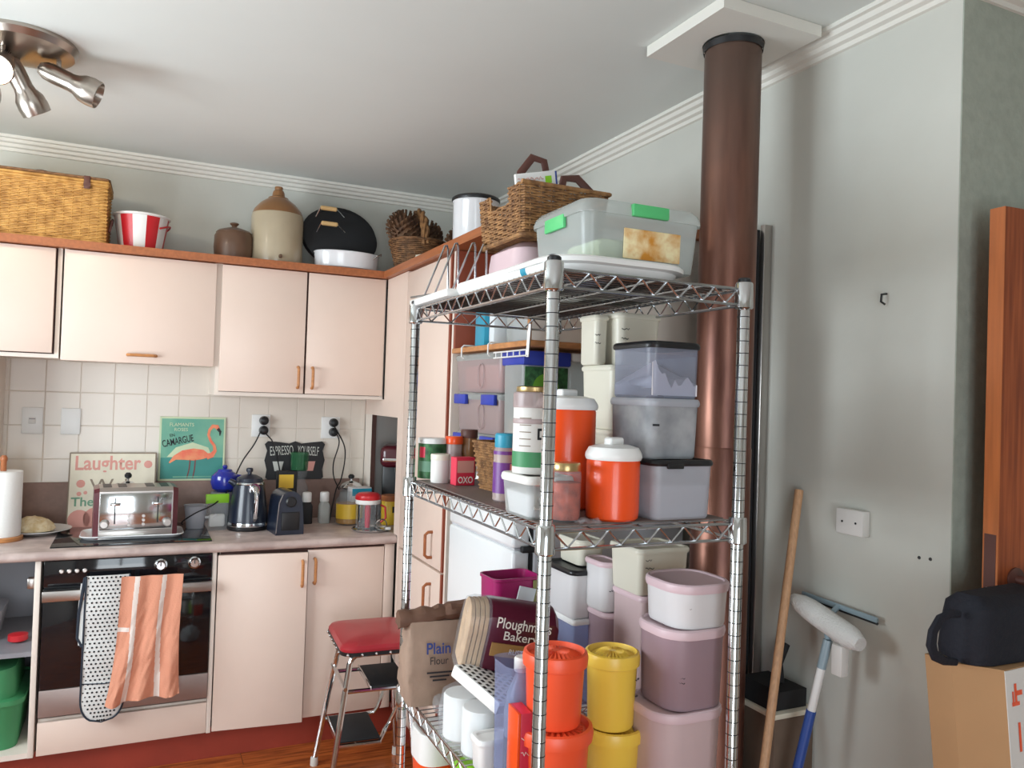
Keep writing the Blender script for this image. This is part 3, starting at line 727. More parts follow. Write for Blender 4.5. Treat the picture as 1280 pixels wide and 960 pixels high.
# right stack of three containers
XA, YA = 1.018, -2.64
t = tub('long grey translucent container with black lid, lowest of its stack on the middle shelf', XA, YA, z, .15, .22, .122, 'frost_grey', 'black', cr=.02, taper=.96, fill=.6, lidh=.012, group='stack right of the orange canisters')
MB().bbox(-.05, -.01, -.119, -.113, .105, .116, .002).obj('clip', M['black'], t)
t = tub('flour dusted frosted container, middle of its stack', XA-.012, YA-.01, z+.1225, .13, .16, .125, 'flourdust', 'frost_grey', cr=.022, taper=.95, lidh=.016, group='stack right of the orange canisters')
MB().box(-.058, -.042, -.0800, -.0785, .068, .072).obj('label_mark', M['ink'], t)
t = tub('frosted container half full of white powder with black lid, top of its stack', XA-.012, YA-.01, z+.248, .128, .155, .118, 'powder_box', 'black', cr=.022, taper=.97, lidh=.014, group='stack right of the orange canisters')
# uneven powder heap
m = MB(); n = 14; vs = []; 
def hp(i): return .05+.024*math.cos(i*.45)+.008*math.sin(i*1.9) if i < 7 else .036+.01*math.sin(i*1.3)
for i in range(n+1):
    x = -.058+.116*i/n
    vs += [(x, -.071, .006), (x, -.071, hp(i)), (x, .068, hp(n-i)), (x, .068, .006)]
fs = []
for i in range(n):
    for k in range(3): fs.append((i*4+k, (i+1)*4+k, (i+1)*4+k+1, i*4+k+1))
m.add(vs, fs); m.obj('contents', M['powder'], t)
# cream stacks behind
def labelled(label, x, y, z, w, d, h, rows, body='cream_plastic', lid='cream_plastic', **k):
    t = tub(label, x, y, z, w, d, h, body, lid, **k)
    handwriting('handwriting', t, T(0, -d/2*.965-.0005, 0), rows, M['ink']); return t
YS = -2.40; xs_ = at(764, 470, Y=YS-.06).x
labelled('cream container with handwritten label, lower one of the far stack behind orange canister', 1.065, YS, z, .11, .15, .17, [], cr=.018, taper=.94)
labelled('cream container with handwritten lines in the middle of the far stack', 1.065, YS, z+.1705, .11, .15, .155, [(-.045, .09, .022, .006), (-.045, .07, .028, .006), (-.045, .045, .014, .006)], cr=.018, taper=.92)
t = labelled('wide cream square container with handwritten label on top of the far stack', 1.10, YS+.0, z+.326, .125, .11, .128, [(-.055, .085, .022, .006), (-.055, .062, .02, .006), (-.05, .04, .012, .004)], cr=.02, taper=.9)
labelled('narrow cream container with handwritten label beside the top one of the far stack', 1.012, YS+.02, z+.326, .036, .08, .122, [(-.02, .07, .014, .005), (-.02, .05, .016, .005)], cr=.012, taper=.94)
tub('flat grey container under the narrow cream one', .915, YS+.05, z, .05, .11, .31, 'frost_grey', None, cr=.01) if 0 else None
# ------------------------------------------------------------------ BOTTOM SHELF IN VIEW
z = Z_B
def stackpos(xl, xr, py, Y): p = at((xl+xr)/2, py, Y=Y); return p.x
def zat(px, py, Y): return at(px, py, Y=Y).z
# orange pleated canisters
Y1 = -2.63
zo = zat(690, 920, Y1-.06)
canister('orange canister with pleated lid, lower one of its stack', stackpos(640, 741, 940, Y1), Y1, z, .077, zo-z, 'orange_soft', 'orange_soft', 'pleat', group='orange pleated canisters')
zt_ = zat(692, 812, Y1)
canister('orange canister with pleated lid, upper one of its stack', stackpos(650, 736, 860, Y1), Y1, zo, .063, zt_-zo, 'orange_soft', 'orange_soft', 'pleat', group='orange pleated canisters')
Y2 = -2.56
zy = zat(765, 918, Y2-.05); zt_ = zat(765, 812, Y2)
t = canister('yellow canister with pleated lid, lower one of its stack', stackpos(727, 803, 940, Y2), Y2, z, .064, zy-z, 'yellow', 'yellow', 'pleat', group='yellow pleated canisters')
t = canister('yellow canister with pleated lid, upper one of its stack', stackpos(728, 800, 860, Y2), Y2, zy, .058, zt_-zy, 'yellow', 'yellow', 'pleat', group='yellow pleated canisters')
handwriting('handwriting', t, T(.03, -.049, 0, rz=.5), [(0, .105, .016, .007), (0, .07, .012, .006)], M['ink'])
# lilac oval stack
Y3 = -2.62
def oval(label, px0, px1, pyb, pyt, Y, body, rows=None, d=.2, fill=None, fm='powder', group='lilac lidded containers', z0=None):
    c0, zz0, zz1, w = fit(px0, px1, pyt, pyb, Y-d/2+.01)
    zz0 = z0 if z0 is not None else zz0
    # widths measured on the near face; shift to the middle along the viewing ray
    t = tub(label, c0+.0, Y, zz0, w, d, zz1-zz0, body, 'lilac_lid', cr=min(w, d)*.46, taper=.94, lidh=.022, over=.007, fill=fill, fillmat=fm, group=group)
    if rows: handwriting('handwriting', t, T(-w*.30, -d/2*.9-.002, 0, rz=-.42), rows, M['ink'], .0014)
    return t, zz1, c0, w
zb1 = zat(850, 897, Y3-.09); zb2 = zat(855, 793, Y3-.09); zb3 = zat(860, 735, Y3-.09)
def oval2(label, px0, px1, z0, z1, Y, body, rows, d=.16, fill=None, fm='powder', dx=0, lid='lilac_lid', cr=.36):
    p0, p1 = at(px0+22, 850, Y=Y-d/2+.03), at(px1, 850, Y=Y-d/2+.03); w = p1.x-p0.x; cx = (p0.x+p1.x)/2+dx
    t = tub(label, cx, Y, z0, w, d, z1-z0, body, lid, cr=min(w, d)*cr, taper=.94, lidh=.02, over=.006, fill=fill, fillmat=fm, group='lilac lidded containers')
    if rows: handwriting('handwriting', t, T(-w*.34, -d*.405, 0, rz=-.55), rows, M['ink'], .0013)
    return t
oval2('lilac lidded container with pinkish contents, lowest of the right stack', 797, 903, z, zb1, Y3, 'lilac', None)
oval2('tall smoky mauve container with lilac lid, middle of the right stack', 808, 905, zb1+.0005, zb2, Y3, 'lilac_clear', [(.0, .07, .014, .004), (.0, .06, .014, .004)], fill=.7, fm='kraft')
t = oval2('white filled container with lilac lid and peeling label, top of the right stack', 815, 908, zb2+.0005, zb3, Y3, 'frost', [(.0, .05, .013, .004), (.0, .043, .013, .004)], fill=.82)
# behind: further stacks
Y4 = -2.36
def back(label, px0, px1, pyb, pyt, Y, d, body, lid, rows=None, fill=None, fm='powder', cr=.3, taper=.93, lidh=.014, z0=None, group=None):
    p0, p1 = at(px0+d*150, (pyb+pyt)/2, Y=Y-d/2), at(px1, (pyb+pyt)/2, Y=Y-d/2); w = p1.x-p0.x; cx = (p0.x+p1.x)/2
    zz0 = at((px0+px1)/2, pyb, Y=Y-d/2).z if z0 is None else z0; zz1 = at((px0+px1)/2, pyt, Y=Y-d/2).z
    t = tub(label, cx, Y, zz0, w, d, zz1-zz0, body, lid, cr=min(w, d)*cr, taper=taper, lidh=lidh, fill=fill, fillmat=fm, group=group)
    if rows: handwriting('handwriting', t, T(-w/2*.8, -d/2*.96-.001, 0), rows, M['ink'])
    return t, zz1
p = zat(797, 747, Y4-.07)
back('pinkish container with lilac lid under the lettered cream container', 780, 824, 900, 747, Y4, .14, 'lilac', 'lilac_lid', [(.004, .14, .014, .005), (.004, .13, .014, .005)], z0=z, fill=.6, fm='beige_food')
back('cream square container with handwritten icing label behind the lilac stack', 778, 862, 746, 686, Y4, .14, 'cream_plastic', 'cream_plastic', [(.004, .085, .018, .007), (.004, .065, .026, .007), (.006, .04, .014, .005)], cr=.12, z0=p+.0005)
Y5 = -2.24
p = zat(757, 768, Y5-.06)
back('small mauve container with lilac lid behind the yellow canisters', 740, 780, 860, 768, Y5, .11, 'lilac_clear', 'lilac_lid', z0=z, cr=.46)
back('small white filled container with lilac lid on the mauve container', 738, 779, 767, 704, Y5, .11, 'frost', 'lilac_lid', [(.012, .055, .012, .004)], z0=p+.0005, fill=.8, cr=.46)
Y6 = -2.12
p1_ = zat(716, 800, Y6-.08); p2_ = zat(716, 718, Y6-.08)
back('bluish box with pale lid, bottom of the stack beyond the near post', 690, 742, 880, 776, Y6, .17, 'clear_blue', 'white_plastic', z0=z, cr=.12)
p1_ = zat(716, 776, Y6-.085)
back('white container with black lid in the stack beyond the near post', 690, 745, 775, 714, Y6, .17, 'frost', 'black', z0=p1_+.0005, fill=.85, cr=.3)
p2_ = zat(716, 714, Y6-.085)
back('cream container standing on the black lid beyond the near post', 705, 757, 714, 676, Y6+.02, .13, 'cream_plastic', 'cream_plastic', [(.006, .06, .008, .006)], z0=p2_+.0005, cr=.25)
# flour bag
t = thing('flour_bag', 'crumpled brown paper bag of plain flour with rolled top at the shelf end', 'bag', (.785, -2.0, z), -.1)
m = MB(); rs = []
H = .215
rd = random.Random(5)
for k in range(11):
    f = k/10; w = .215+.012*math.sin(f*5)+.01*f; d = .125*(1-.55*f**2); zz = H*f
    ring = []
    for x, y, _ in rrect(w, d, .02, 0, 3):
        q = noise.noise(Vector((x*26, y*26+3, zz*30)))*.009; L = math.hypot(x, y) or 1
        ring.append((x+x/L*q, y+y/L*q, zz))
    rs.append(ring)
m.rings(rs); m.obj('bag_body', M['kraft'], t)
m = MB(); rs = []
for k in range(17):
    x = -.128+.256*k/16; sc = .8+.25*noise.noise(Vector((k*.7, 2, 1)))
    rs.append([(x+.006*noise.noise(Vector((k, j, 3.3))), .036*sc*math.cos(a)*(1+.25*noise.noise(Vector((k*.6, j*.8, 0)))), H+.015+x*.10+.030*sc*math.sin(a)*(1+.35*noise.noise(Vector((k*.6, j*.8, 5))))) for j, a in enumerate([2*PI*q/12 for q in range(12)])])
m.rings(rs)
m.obj('rolled_top', M['kraft_dark'], t)
fm_ = T(0, -.066, 0, rx=-.1)
text('Plain', .066, .030, M['blue_print'], t, T(-.06, -.063, .137, rx=-.12), bold=.015); text('Flour', .05, .020, M['ink'], t, T(-.05, -.066, .11, rx=-.12))
for i in range(3): MB().box(-.058+.008*i, .012-.008*i, -.001, 0, .086-.01*i, .09-.01*i, M=T(0, -.069, 0, rx=-.06)).obj('print_line', M['ink'], t)
MB().lathe([(.009, 0), (.009, .001)], 14, M=T(.0, -.0695, .022, rx=PI/2)).obj('print_mark', M['ink'], t)
# white rolls in clear wrap under the bread, napkin packs
t = thing('tissue_pack', 'clear wrapped pack of white paper rolls below the bread', 'pack', (.80, -2.30, z), .1)
for i in range(2):
    for j in range(2):
        MB().lathe([(.012, 0), (.045, 0), (.048, .004), (.048, .10), (.045, .105), (.012, .105)], 22, c=(-.05+.1*j, -.05+.098*i, .0)).obj('paper_roll', M['paper'], t)
m = MB(); m.loft([(.208, .205, .05, -.0005), (.214, .212, .05, .06), (.20, .2, .05, .112), (.12, .12, .04, .118)], nc=4)
for i, v in enumerate(m.v):
    q = noise.noise(Vector(v)*40)*.006; m.v[i] = (v[0]+q, v[1]+q, max(v[2]+q*.5, 0))
m.obj('wrap_film', M['wrap'], t)
t = thing('napkin_pack', 'patterned black and white napkin pack leaning on the paper rolls', 'napkins', (.775, -2.37, z+.138), .35, rot=(.25, .18, .35))
MB().bbox(-.07, .07, -.085, .085, 0, .03, .005).obj('pack', M['white_plastic'], t)
m = MB()
for i in range(8):
    for j in range(9): m.box(-.066+i*.017, -.058+i*.017, -.08+j*.018+(i % 2)*.008, -.071+j*.018+(i % 2)*.008, .0302, .0308)
m.obj('dots', M['black'], t, kind='stuff'); MB().box(-.071, .071, -.0862, -.0852, .004, .022).obj('edge_band', M['glove_trim'], t)
MB().bbox(-.06, .06, -.04, .04, 0, .05, .02).obj('plastic_bag', M['wrap'], loc=(.78, -2.13, z), label='crumpled clear plastic bag between flour bag and paper rolls', cat='plastic bag')
# clear tub with bottle, tea box
t = thing('storage_tub', 'tall bluish clear tub in front of the paper rolls', 'tub', (.755, -2.535, z))
MB().loft([(.07, .09, .02, 0), (.08, .1, .022, .265), (.085, .105, .024, .27)], cap1=False).obj('body', M['clear_blue'], t)
t = thing('plastic_bottle', 'clear plastic bottle with white screw cap standing in the blue tub', 'bottle', (.762, -2.54, z+.002))
MB().lathe([(.026, 0), (.034, .006), (.034, .12), (.036, .13), (.036, .16), (.03, .2), (.015, .235), (.013, .24), (.013, .25)], 24).obj('bottle_body', M['water'], t)
MB().lathe([(.016, .246), (.017, .249), (.017, .272), (.014, .276)], 20).obj('cap', M['white_plastic'], t)
band(t, 'dark_label', .0346, .02, .11, 'black_matte')
t = thing('tea_box', 'bright pink tea carton with orange edge in front of the bottle', 'box', (.722, -2.625, z), -.1)
MB().bbox(-.012, .012, -.03, .03, 0, .205, .0015).obj('carton', M['pink_red'], t); MB().bbox(-.018, -.012, -.03, .03, 0, .205, .001).obj('side_strip', M['orange'], t)
handwriting('print', t, T(-.01, -.0305, .09), [(0, .06, .02, .012), (0, .03, .02, .012)], M['white_print'])
# bread loaf lying on the rolls
bp_ = at(622, 846, Y=-2.27)
t = thing('bread_loaf', 'maroon bagged loaf of sliced rustic white bread', 'bread', (bp_.x+.0, -2.27, bp_.z+.02), 0, rot=(.10, .16, -.25))
def lf(s=1, y=0): return [(s*x, y, s*zz) for x, zz in [(-.06, 0), (.06, 0), (.064, .06), (.07, .11), (.062, .15), (.035, .17), (0, .175), (-.035, .17), (-.062, .15), (-.07, .11), (-.064, .06)]]
Mb = T(0, 0, 0, rz=PI/2)
m = MB(); m.rings([[(x, y, zz) for x, _, zz in lf(s_)] for y, s_ in ((-.115, .93), (-.105, 1), (.05, 1), (.06, .99))], M=Mb); m.obj('bag', M['maroon'], t)
for i in range(4):
    m = MB(); m.rings([[(x, y, zz+.004) for x, _, zz in lf(.95-.01*i)] for y in (.061+.0115*i, .070+.0115*i)], M=Mb); m.obj('slice', M['bread'], t)
m = MB(); m.rings([[(x, y, zz) for x, _, zz in lf(s_)] for y, s_ in ((.055, 1.0), (.09, .985), (.108, .95), (.114, .7))], M=Mb); m.obj('clear_end', M['wrap'], t)
MB().box(-.045, .112, -.0716, -.066, .06, .092).obj('tan_band', M['tan_band'], t)
text('Ploughmans', .135, .034, M['white_print'], t, T(-.042, -.0724, .122, rx=-.06), bold=.008); text('Bakery', .085, .028, M['white_print'], t, T(-.02, -.0722, .096), bold=.008)
text('RUSTIC WHITE', .10, .013, M['white_print'], t, T(.0, -.0724, .069)); text('Ploughmans', .075, .014, M['white_print'], t, T(.03, -.068, .032, rx=.05)); text('Bakery', .05, .014, M['white_print'], t, T(.045, -.0665, .013, rx=.05))
# magenta tub behind
t = thing('magenta_tub', 'magenta plastic tub with printed pack behind the bread', 'tub', (.992, -1.985, z), .05)
MB().loft([(.13, .10, .02, 0), (.15, .11, .024, .31), (.157, .117, .026, .312), (.157, .117, .026, .32), (.148, .108, .024, .32), (.14, .10, .02, .24)], cap1=True).obj('body', M['magenta'], t)
MB().bbox(-.075, -.02, -.066, -.061, .2, .29, .001, M=T(0,0,0, ry=.25)).obj('pale_label', M['tissue'], t)
MB().bbox(.045, .068, -.06, -.057, .2, .31, .001).obj('olive_label', M['olive'], t)
m = MB(); m.lathe([(.02, 0), (.05, .01), (.055, .03), (.04, .05), (.02, .07), (.03, .085)], 14)
for i, v in enumerate(m.v): q = noise.noise(Vector(v)*50)*.012; m.v[i] = (v[0]+q, v[1]-q, v[2])
m.obj('plastic_bag', M['wrap'], loc=(.93, -2.155, z+.22), label='knotted clear plastic bag on top of the loaf', cat='plastic bag') if 0 else None
MB().loft([(.05, .05, .02, 0), (.055, .055, .02, .20)]).obj('red_bottle', M['red'], loc=(.93, -2.13, z), label='red pack just visible behind the near post', cat='pack')
# white tubs in front, at lower left of the shelf
tub('small white lidded tub on the bottom shelf in front of the paper rolls', .745, -2.44, z, .085, .06, .075, 'white_plastic', 'white_plastic', cr=.015, cat='tub')
# ------------------------------------------------------------------ LOWEST SHELF (just inside the frame)
zl = Z0+.002
t = tub('orange tub with white lid on the lowest wire shelf', .785, -1.995, zl, .13, .13, .265, 'orange', 'white_plastic', cr=.04, lidh=.08, taper=.9, cat='tub', name='ice_cream_tub')
t = tub('white tub with pale lid on the lowest wire shelf', .82, -2.45, zl, .17, .18, .25, 'white_plastic', 'white_dull', cr=.03, lidh=.03, cat='tub', name='ice_cream_tub')
m = MB(); m.lathe([(.03, 0), (.05, .01), (.052, .2), (.05, .235), (.03, .25)], 20); m.obj('lime_bottle', M['lime'], loc=(.80, -2.19, zl), label='lime green container between the tubs on the lowest shelf', cat='bottle')
# ------------------------------------------------------------------ TOP SHELF
z = Z_T
cx, _, _, w = fit(628, 896, 320, 345, -2.62)
t = thing('tray', 'big white oval edged lid lying on the top wire shelf', 'tray', (.883, -2.575, z), RT)
MB().loft([(.285, .27, .07, 0), (.305, .29, .08, .004), (.315, .30, .085, .018), (.34, .325, .09, .021), (.34, .325, .09, .03), (.33, .315, .085, .034), (.305, .29, .08, .032)], nc=8).obj('rim', M['white_plastic'], t)
zz = z+.0345
x0, x1 = at(737, 300, Y=-2.66).x, at(880, 300, Y=-2.66).x
t = thing('storage_box', 'large clear storage box with green clips and pasta picture label on the top shelf', 'box', ((x0+x1)/2-.004, -2.53, zz), RT)
w, d, h = x1-x0, .25, .138
MB().loft([(w*.93, d*.93, .02, 0), (w*.95, d*.95, .024, .006), (w*1.02, d*1.02, .03, h*.8)], cap1=False).obj('body', M['clear_soft'], t)
l = MB().loft([(w*1.06, d*1.05, .034, h*.78), (w*1.07, d*1.06, .036, h*.83), (w*1.04, d*1.03, .036, h*.93), (w*.98, d*.97, .034, h), (w*.6, d*.6, .03, h+.002)]).obj('lid', M['clear_soft'], t)
MB().bbox(-.04, .052, -d*.535-.005, -d*.5, h*.78, h*.97, .003).obj('clip', M['green_clip'], l)
MB().bbox(-w*.53-.003, -w*.51, -.045, .045, h*.62, h*.84, .003).obj('clip', M['green_clip'], l)
MB().bbox(-.055, .09, -d*.505, -d*.49, .022, .086, .002, M=T(0, 0, 0, rx=.03)).obj('picture_label', M['lasagne'], t)
MB().bbox(-.09, .03, -.08, .08, .008, .07, .02).obj('packets_inside', M['sign_pale'], t)
# white dome tub and roll on the left of the top shelf
t = thing('cling_film_roll', 'long white roll lying along the left edge of the top shelf', 'roll', (.735, -2.43, z), RT+.02)
MB().lathe([(.015, -.24), (.019, -.238), (.019, .24), (.015, .24)], 24, M=T(0, 0, .0195, rx=PI/2)).obj('roll', M['paper'], t)
MB().lathe([(.012, 0), (.0195, .0), (.0195, .004), (.012, .004)], 24, M=T(0, -.241, .0195, rx=PI/2)).obj('core_end', M['grey_lino'], t)
band_ = MB().lathe([(.0193, .05), (.0193, .075)], 24, M=T(0, -.08, .0195, rx=PI/2), cap0=False, cap1=False).obj('blue_print', M['cyan'], t)
xn = at(650, 302, Y=-2.36).x; BZ = at(650, 302, Y=-2.36).z+.022; BL = at(597, 297, X=xn).y+2.36; BW = at(762, 250, Y=-2.36).x-xn
t = thing('lavender_tub', 'pale lavender storage tub on the top shelf under the seagrass basket', 'tub', (xn+BW/2+.005, -2.36+BL/2+.015, z))
hb = BZ-z
MB().loft([(BW-.03, BL-.05, .05, 0), (BW-.02, BL-.04, .055, hb*.6), (BW-.03, BL-.05, .05, hb*.85), (BW-.09, BL-.11, .04, hb-.001)], nc=6).obj('tub_body', M['lilac_lid'], t)
MB().bbox(-.055, .055, -.16, .16, 0, .02, .004).obj('white_card', M['white_plastic'], loc=(.745, -2.04, z), rz=RT, label='flat white plastic packet under the wire rack', cat='packet')
t = thing('wire_plate_rack', 'folding wire plate rack at the far end of the top shelf', 'rack', (.77, -2.05, z+.021), .25)
for i, (yy, h) in enumerate(((-.10, .13), (-.05, .14), (.03, .15), (.08, .15))):
    MB().tube([(-.05, yy, .004), (-.02, yy+.0, h*.5), (.012, yy+.0, h), (.022, yy+.004, h+.003), (.03, yy+.01, h-.006), (.05, yy+.03, .004)], .003, 6).obj('hoop', M['chrome_wire'], t)
for x in (-.05, .05): MB().tube([(x, -.12, .003), (x, .15, .003)], .003, 6).obj('base_wire', M['chrome_wire'], t)

# ================================================================== BOXES ON THE FRIDGE AND IN THE OPEN SHELF
ZF = 1.2755
def clearbox(label, x, y, z, w, d, h, lid='clear_soft', clip=None, body='clear_pink', fill=None, fm='bread', rz=0, cat='box', panel=True):
    t = thing('storage_box', label, cat, (x, y, z), rz, 'clear boxes by the fridge')
    MB().loft([(w*.92, d*.92, .018, 0), (w*.94, d*.94, .022, .005), (w*.99, d*.99, .025, h*.84)], cap1=False).obj('body', M[body], t)
    l = MB().loft([(w, d, .026, h*.82), (w*1.02, d*1.02, .028, h*.86), (w*1.02, d*1.02, .028, h*.95), (w*.97, d*.97, .026, h-.001)]).obj('lid', M[lid], t)
    if fill: MB().bbox(-w*.4, w*.4, -d*.4, d*.4, .008, h*fill, .01).obj('contents', M[fm], t)
    if clip:
        MB().bbox(-w*.51-.012, -w*.50, d*.18, d*.46, h*.7, h*.95, .003).obj('clip', M[clip], l)
        MB().bbox(-w*.51-.012, -w*.50, -d*.46, -d*.18, h*.7, h*.95, .003).obj('clip', M[clip], l)
    if panel:
        MB().tube([(-w*.505, q[0], q[1]) for q in arc(-d*.12, h*.55, h*.17, 0, PI, 6)+arc(-d*.12, h*.28, h*.17, PI, 2*PI, 6)], .002, 5, closed=True).obj('handle_mould', M['clear_pink'], t)
    return t
yb_ = -1.475
clearbox('clear box with blue clips, lowest of the stack on the fridge', 1.20, yb_, ZF, .24, .4, .14, clip='blue_lid', fill=.7, fm='bread')
clearbox('clear box with blue clips holding cartons, second in the fridge stack', 1.20, yb_, ZF+.1405, .24, .4, .143, clip='blue_lid', fill=.78, fm='kraft')
clearbox('pinkish clear box without clips on top of the fridge stack', 1.20, yb_, ZF+.284, .25, .42, .14, fill=.7, fm='sign_pink')
t = thing('apple_box', 'clear box with blue lid and green apple picture on the fridge', 'box', (1.20, -1.785, ZF), 0)
MB().loft([(.24, .145, .02, 0), (.255, .155, .022, .39)], cap1=False).obj('body', M['clear_soft'], t)
MB().bbox(-.11, .11, -.065, .065, .004, .2, .01).obj('contents', M['kraft'], t)
MB().bbox(-.123, .03, -.083, -.079, .245, .368, .002).obj('picture_label', M['green_leaf'], t)
MB().lathe([(.01, 0), (.045, .001), (.047, .003), (.03, .006)], 24, M=T(-.05, -.083, .30, rx=PI/2)).obj('apple_picture', M['apple'], t)
MB().bbox(-.13, .04, -.085, .08, .372, .418, .006).obj('blue_lid', M['blue_lid'], t)
MB().bbox(.041, .13, -.083, .08, .39, .418, .006).obj('white_lid', M['white_dull'], t)
t = thing('wicker_hanging', 'dark brown wicker basket behind the apple box', 'basket', (1.53, -1.78, ZF)); woven(t, 'weave', lambda f: (.17+.02*f, .12+.02*f, .03), .34, 22, 24, 'wicker_dark')
# under-shelf wire basket hooked on the timber shelf
t = thing('under_shelf_basket', 'white wire basket rail hooked under the timber shelf box', 'rack', (1.056, -1.58, 1.70))
for y in (.18, -.06): MB().tube([(.06, y, .028), (.0, y, .028), (-.008, y, .02), (-.008, y, -.012), (.0, y, -.02)], .003, 6).obj('hook', M['white_plastic'], t)
for z_ in (-.008, -.026): MB().tube([(.005, -.08, z_), (.0, -.34, z_)], .0028, 6).obj('rail', M['white_plastic'], t)
for i in range(6): MB().tube([(.004, -.10-.045*i, -.008), (.004, -.10-.045*i, -.026)], .0024, 6).obj('bar', M['white_plastic'], t)
MB().tube([(.004, -.335, -.03), (.004, -.345, .07)], .006, 8).obj('upright', M['steel'], t)
# inside the open shelf box
zs = 1.7235
clearbox('tall clear box with blue clip inside the timber shelf box', 1.25, -1.70, zs, .26, .22, .27, clip='blue_lid', fill=.7, fm='frost_grey', body='clear_soft', panel=False)
t = thing('cyan_carton', 'bright cyan carton with white wrap inside the timber shelf box', 'carton', (1.16, -1.47, zs)); MB().bbox(-.07, .07, -.035, .05, 0, .17, .002).obj('carton', M['cyan'], t)
MB().bbox(-.06, .06, -.09, -.036, 0, .15, .02).obj('white_wrap', M['tissue'], t)
# ================================================================== ON TOP OF THE CUPBOARDS
ZU = 2.1325
# wicker hamper
t = thing('wicker_hamper', 'golden wicker picnic hamper with leather straps on the left cupboard', 'hamper', (-.405, -.215, ZU+.0065), -.02)
woven(t, 'weave', lambda f: (.50, .24, .012), .235, 32, 46, 'wicker', r=.0032, amp=.0032)
l = MB().bbox(-.255, .255, -.126, .126, .236, .262, .006).obj('lid', M['wicker'], t)
for z_ in (.238, .25, .262): MB().tube([(p[0], p[1], z_) for p in rrect(.512, .254, .014, 0, 4)], .0055, 6, closed=True).obj('lid_border', M['wicker_dark'] if z_ > .26 else M['wicker'], l)
for x in (-.16, .175):
    s_ = MB().bbox(x-.012, x+.012, -.137, -.129, .215, .268, .002).obj('strap', M['leather'], t); MB().box(x-.013, x+.013, -.139, -.137, .225, .238).obj('buckle', M['leather'], s_)
MB().tube([(.0+.035*math.cos(a), -.05, .268+.016*math.sin(a)) for a in [PI*i/8 for i in range(9)]], .005, 6).obj('carry_handle', M['leather'], t)
m = MB(); m.tube([(.262, -.1, .05), (.268, -.07, .10), (.268, 0, .12), (.262, .03, .1)], .006, 6); m.obj('side_strap', M['leather'], t)
# striped bucket
cx, z0, z1, w = fit(145, 209, 266, 309, -.2)
t = thing('popcorn_bucket', 'red and white striped bucket beside the hamper', 'bucket', (cx, -.2, ZU))
H = .155; r0, r1 = .086, .112; n = 12
for k in range(n):
    vs = []; fs = []; st = 5
    for i in range(st+1):
        a = 2*PI*(k+i/st)/n+.18
        for r, z_ in ((r0-.003, 0), (r0, 0), (r1, H), (r1-.003, H)): vs.append((r*math.cos(a), r*math.sin(a), z_))
    for i in range(st):
        for j in range(3): fs.append((i*4+j, (i+1)*4+j, (i+1)*4+j+1, i*4+j+1))
    MB().add(vs, fs).obj('stripe', M['red'] if k % 2 else M['white_plastic'], t)
MB().lathe([(r0-.004, .003), (r0-.004, .005)], 32).obj('base', M['white_plastic'], t)
MB().tube([(r1*math.cos(2*PI*i/36), r1*math.sin(2*PI*i/36), H) for i in range(36)], .006, 6, closed=True).obj('rim', M['white_plastic'], t)
MB().tube([(r1*math.cos(a)*1.04, r1*math.sin(a)*1.04, H-.05+.02*math.cos(a*2)) for a in [-.9+i*.2 for i in range(9)]], .004, 6).obj('handle', M['red'], t)
# stoneware crock
p = fit(269, 316, 277, 318, -.2)
t = thing('stoneware_crock', 'small brown stoneware crock with knobbed lid', 'crock', (p[0], -.2, ZU))
MB().lathe([(.075, 0), (.083, .006), (.088, .06), (.086, .115), (.078, .13)], 32).obj('body', M['stoneware'], t)
l = MB().lathe([(.078, .128), (.08, .132), (.07, .142), (.03, .156), (.014, .16)], 32).obj('lid', M['stoneware'], t)
MB().lathe([(.012, .158), (.011, .165), (.02, .174), (.02, .178), (.012, .182)], 20).obj('knob', M['stoneware'], l)
# flagon
p = fit(316, 378, 228, 325, -.2)
t = thing('stoneware_flagon', 'tall cream stoneware flagon with tan shoulder and small tap', 'jar', (p[0], -.2, ZU))
MB().lathe([(.108, 0), (.116, .006), (.119, .03), (.119, .225), (.116, .24)], 40).obj('body', M['stone_cream'], t)
MB().lathe([(.116, .24), (.108, .262), (.08, .295), (.045, .32), (.03, .33)], 40, cap0=False).obj('shoulder', M['stone_tan'], t)
MB().lathe([(.044, .314), (.046, .319), (.046, .323), (.03, .326), (.028, .345), (.024, .356), (.018, .362), (.02, .37), (.018, .376)], 28).obj('neck', M['stone_tan'], t)
MB().tube([(0, -.119, .03), (0, -.135, .03), (0, -.136, .02)], .008, 8).obj('tap', M['stoneware'], t)
# two black steamer bags and white pan
p = fit(378, 475, 250, 325, -.2)
t = thing('black_tins', 'pair of black round roasting tins with timber handles leaning against the wall', 'roaster', (p[0]+.0, -.13, ZU), 0)
for k, (dx, y, z_, r, tilt) in enumerate(((.005, .055, .175, .182, 1.3), (.0, -.005, .15, .176, 1.25))):
    Mx = T(dx, y-.02, z_, rx=tilt) @ Matrix.Scale(.84, 4, (0, 1, 0))
    b = MB().lathe([(r*.9, 0), (r*.99, .01), (r, .045), (r*1.03, .05), (r*.97, .056), (r*.3, .062)], 40, M=Mx).obj('tin', M['navy_cloth'] if 0 else M['black_matte'], t)
    hz = .325-.08*k+.0; hy = -.075-.03*k
    MB().lathe([(.006, -.04), (.011, -.035), (.011, .035), (.006, .04)], 12, M=T(-.065, hy, hz-.02, ry=PI/2)).obj('handle', M['bamboo'], b)
    MB().tube([(-.105, hy, hz-.02), (-.12, hy+.03, hz-.06)], .003, 6).obj('bracket', M['chrome'], b); MB().tube([(-.025, hy, hz-.02), (.015, hy+.02, hz-.05)], .003, 6).obj('bracket', M['chrome'], b)
p = fit(389, 480, 311, 338, -.28)
t = thing('enamel_pan', 'shallow white enamel pan in front of the black tins', 'pan', (p[0], -.262, ZU), 0)
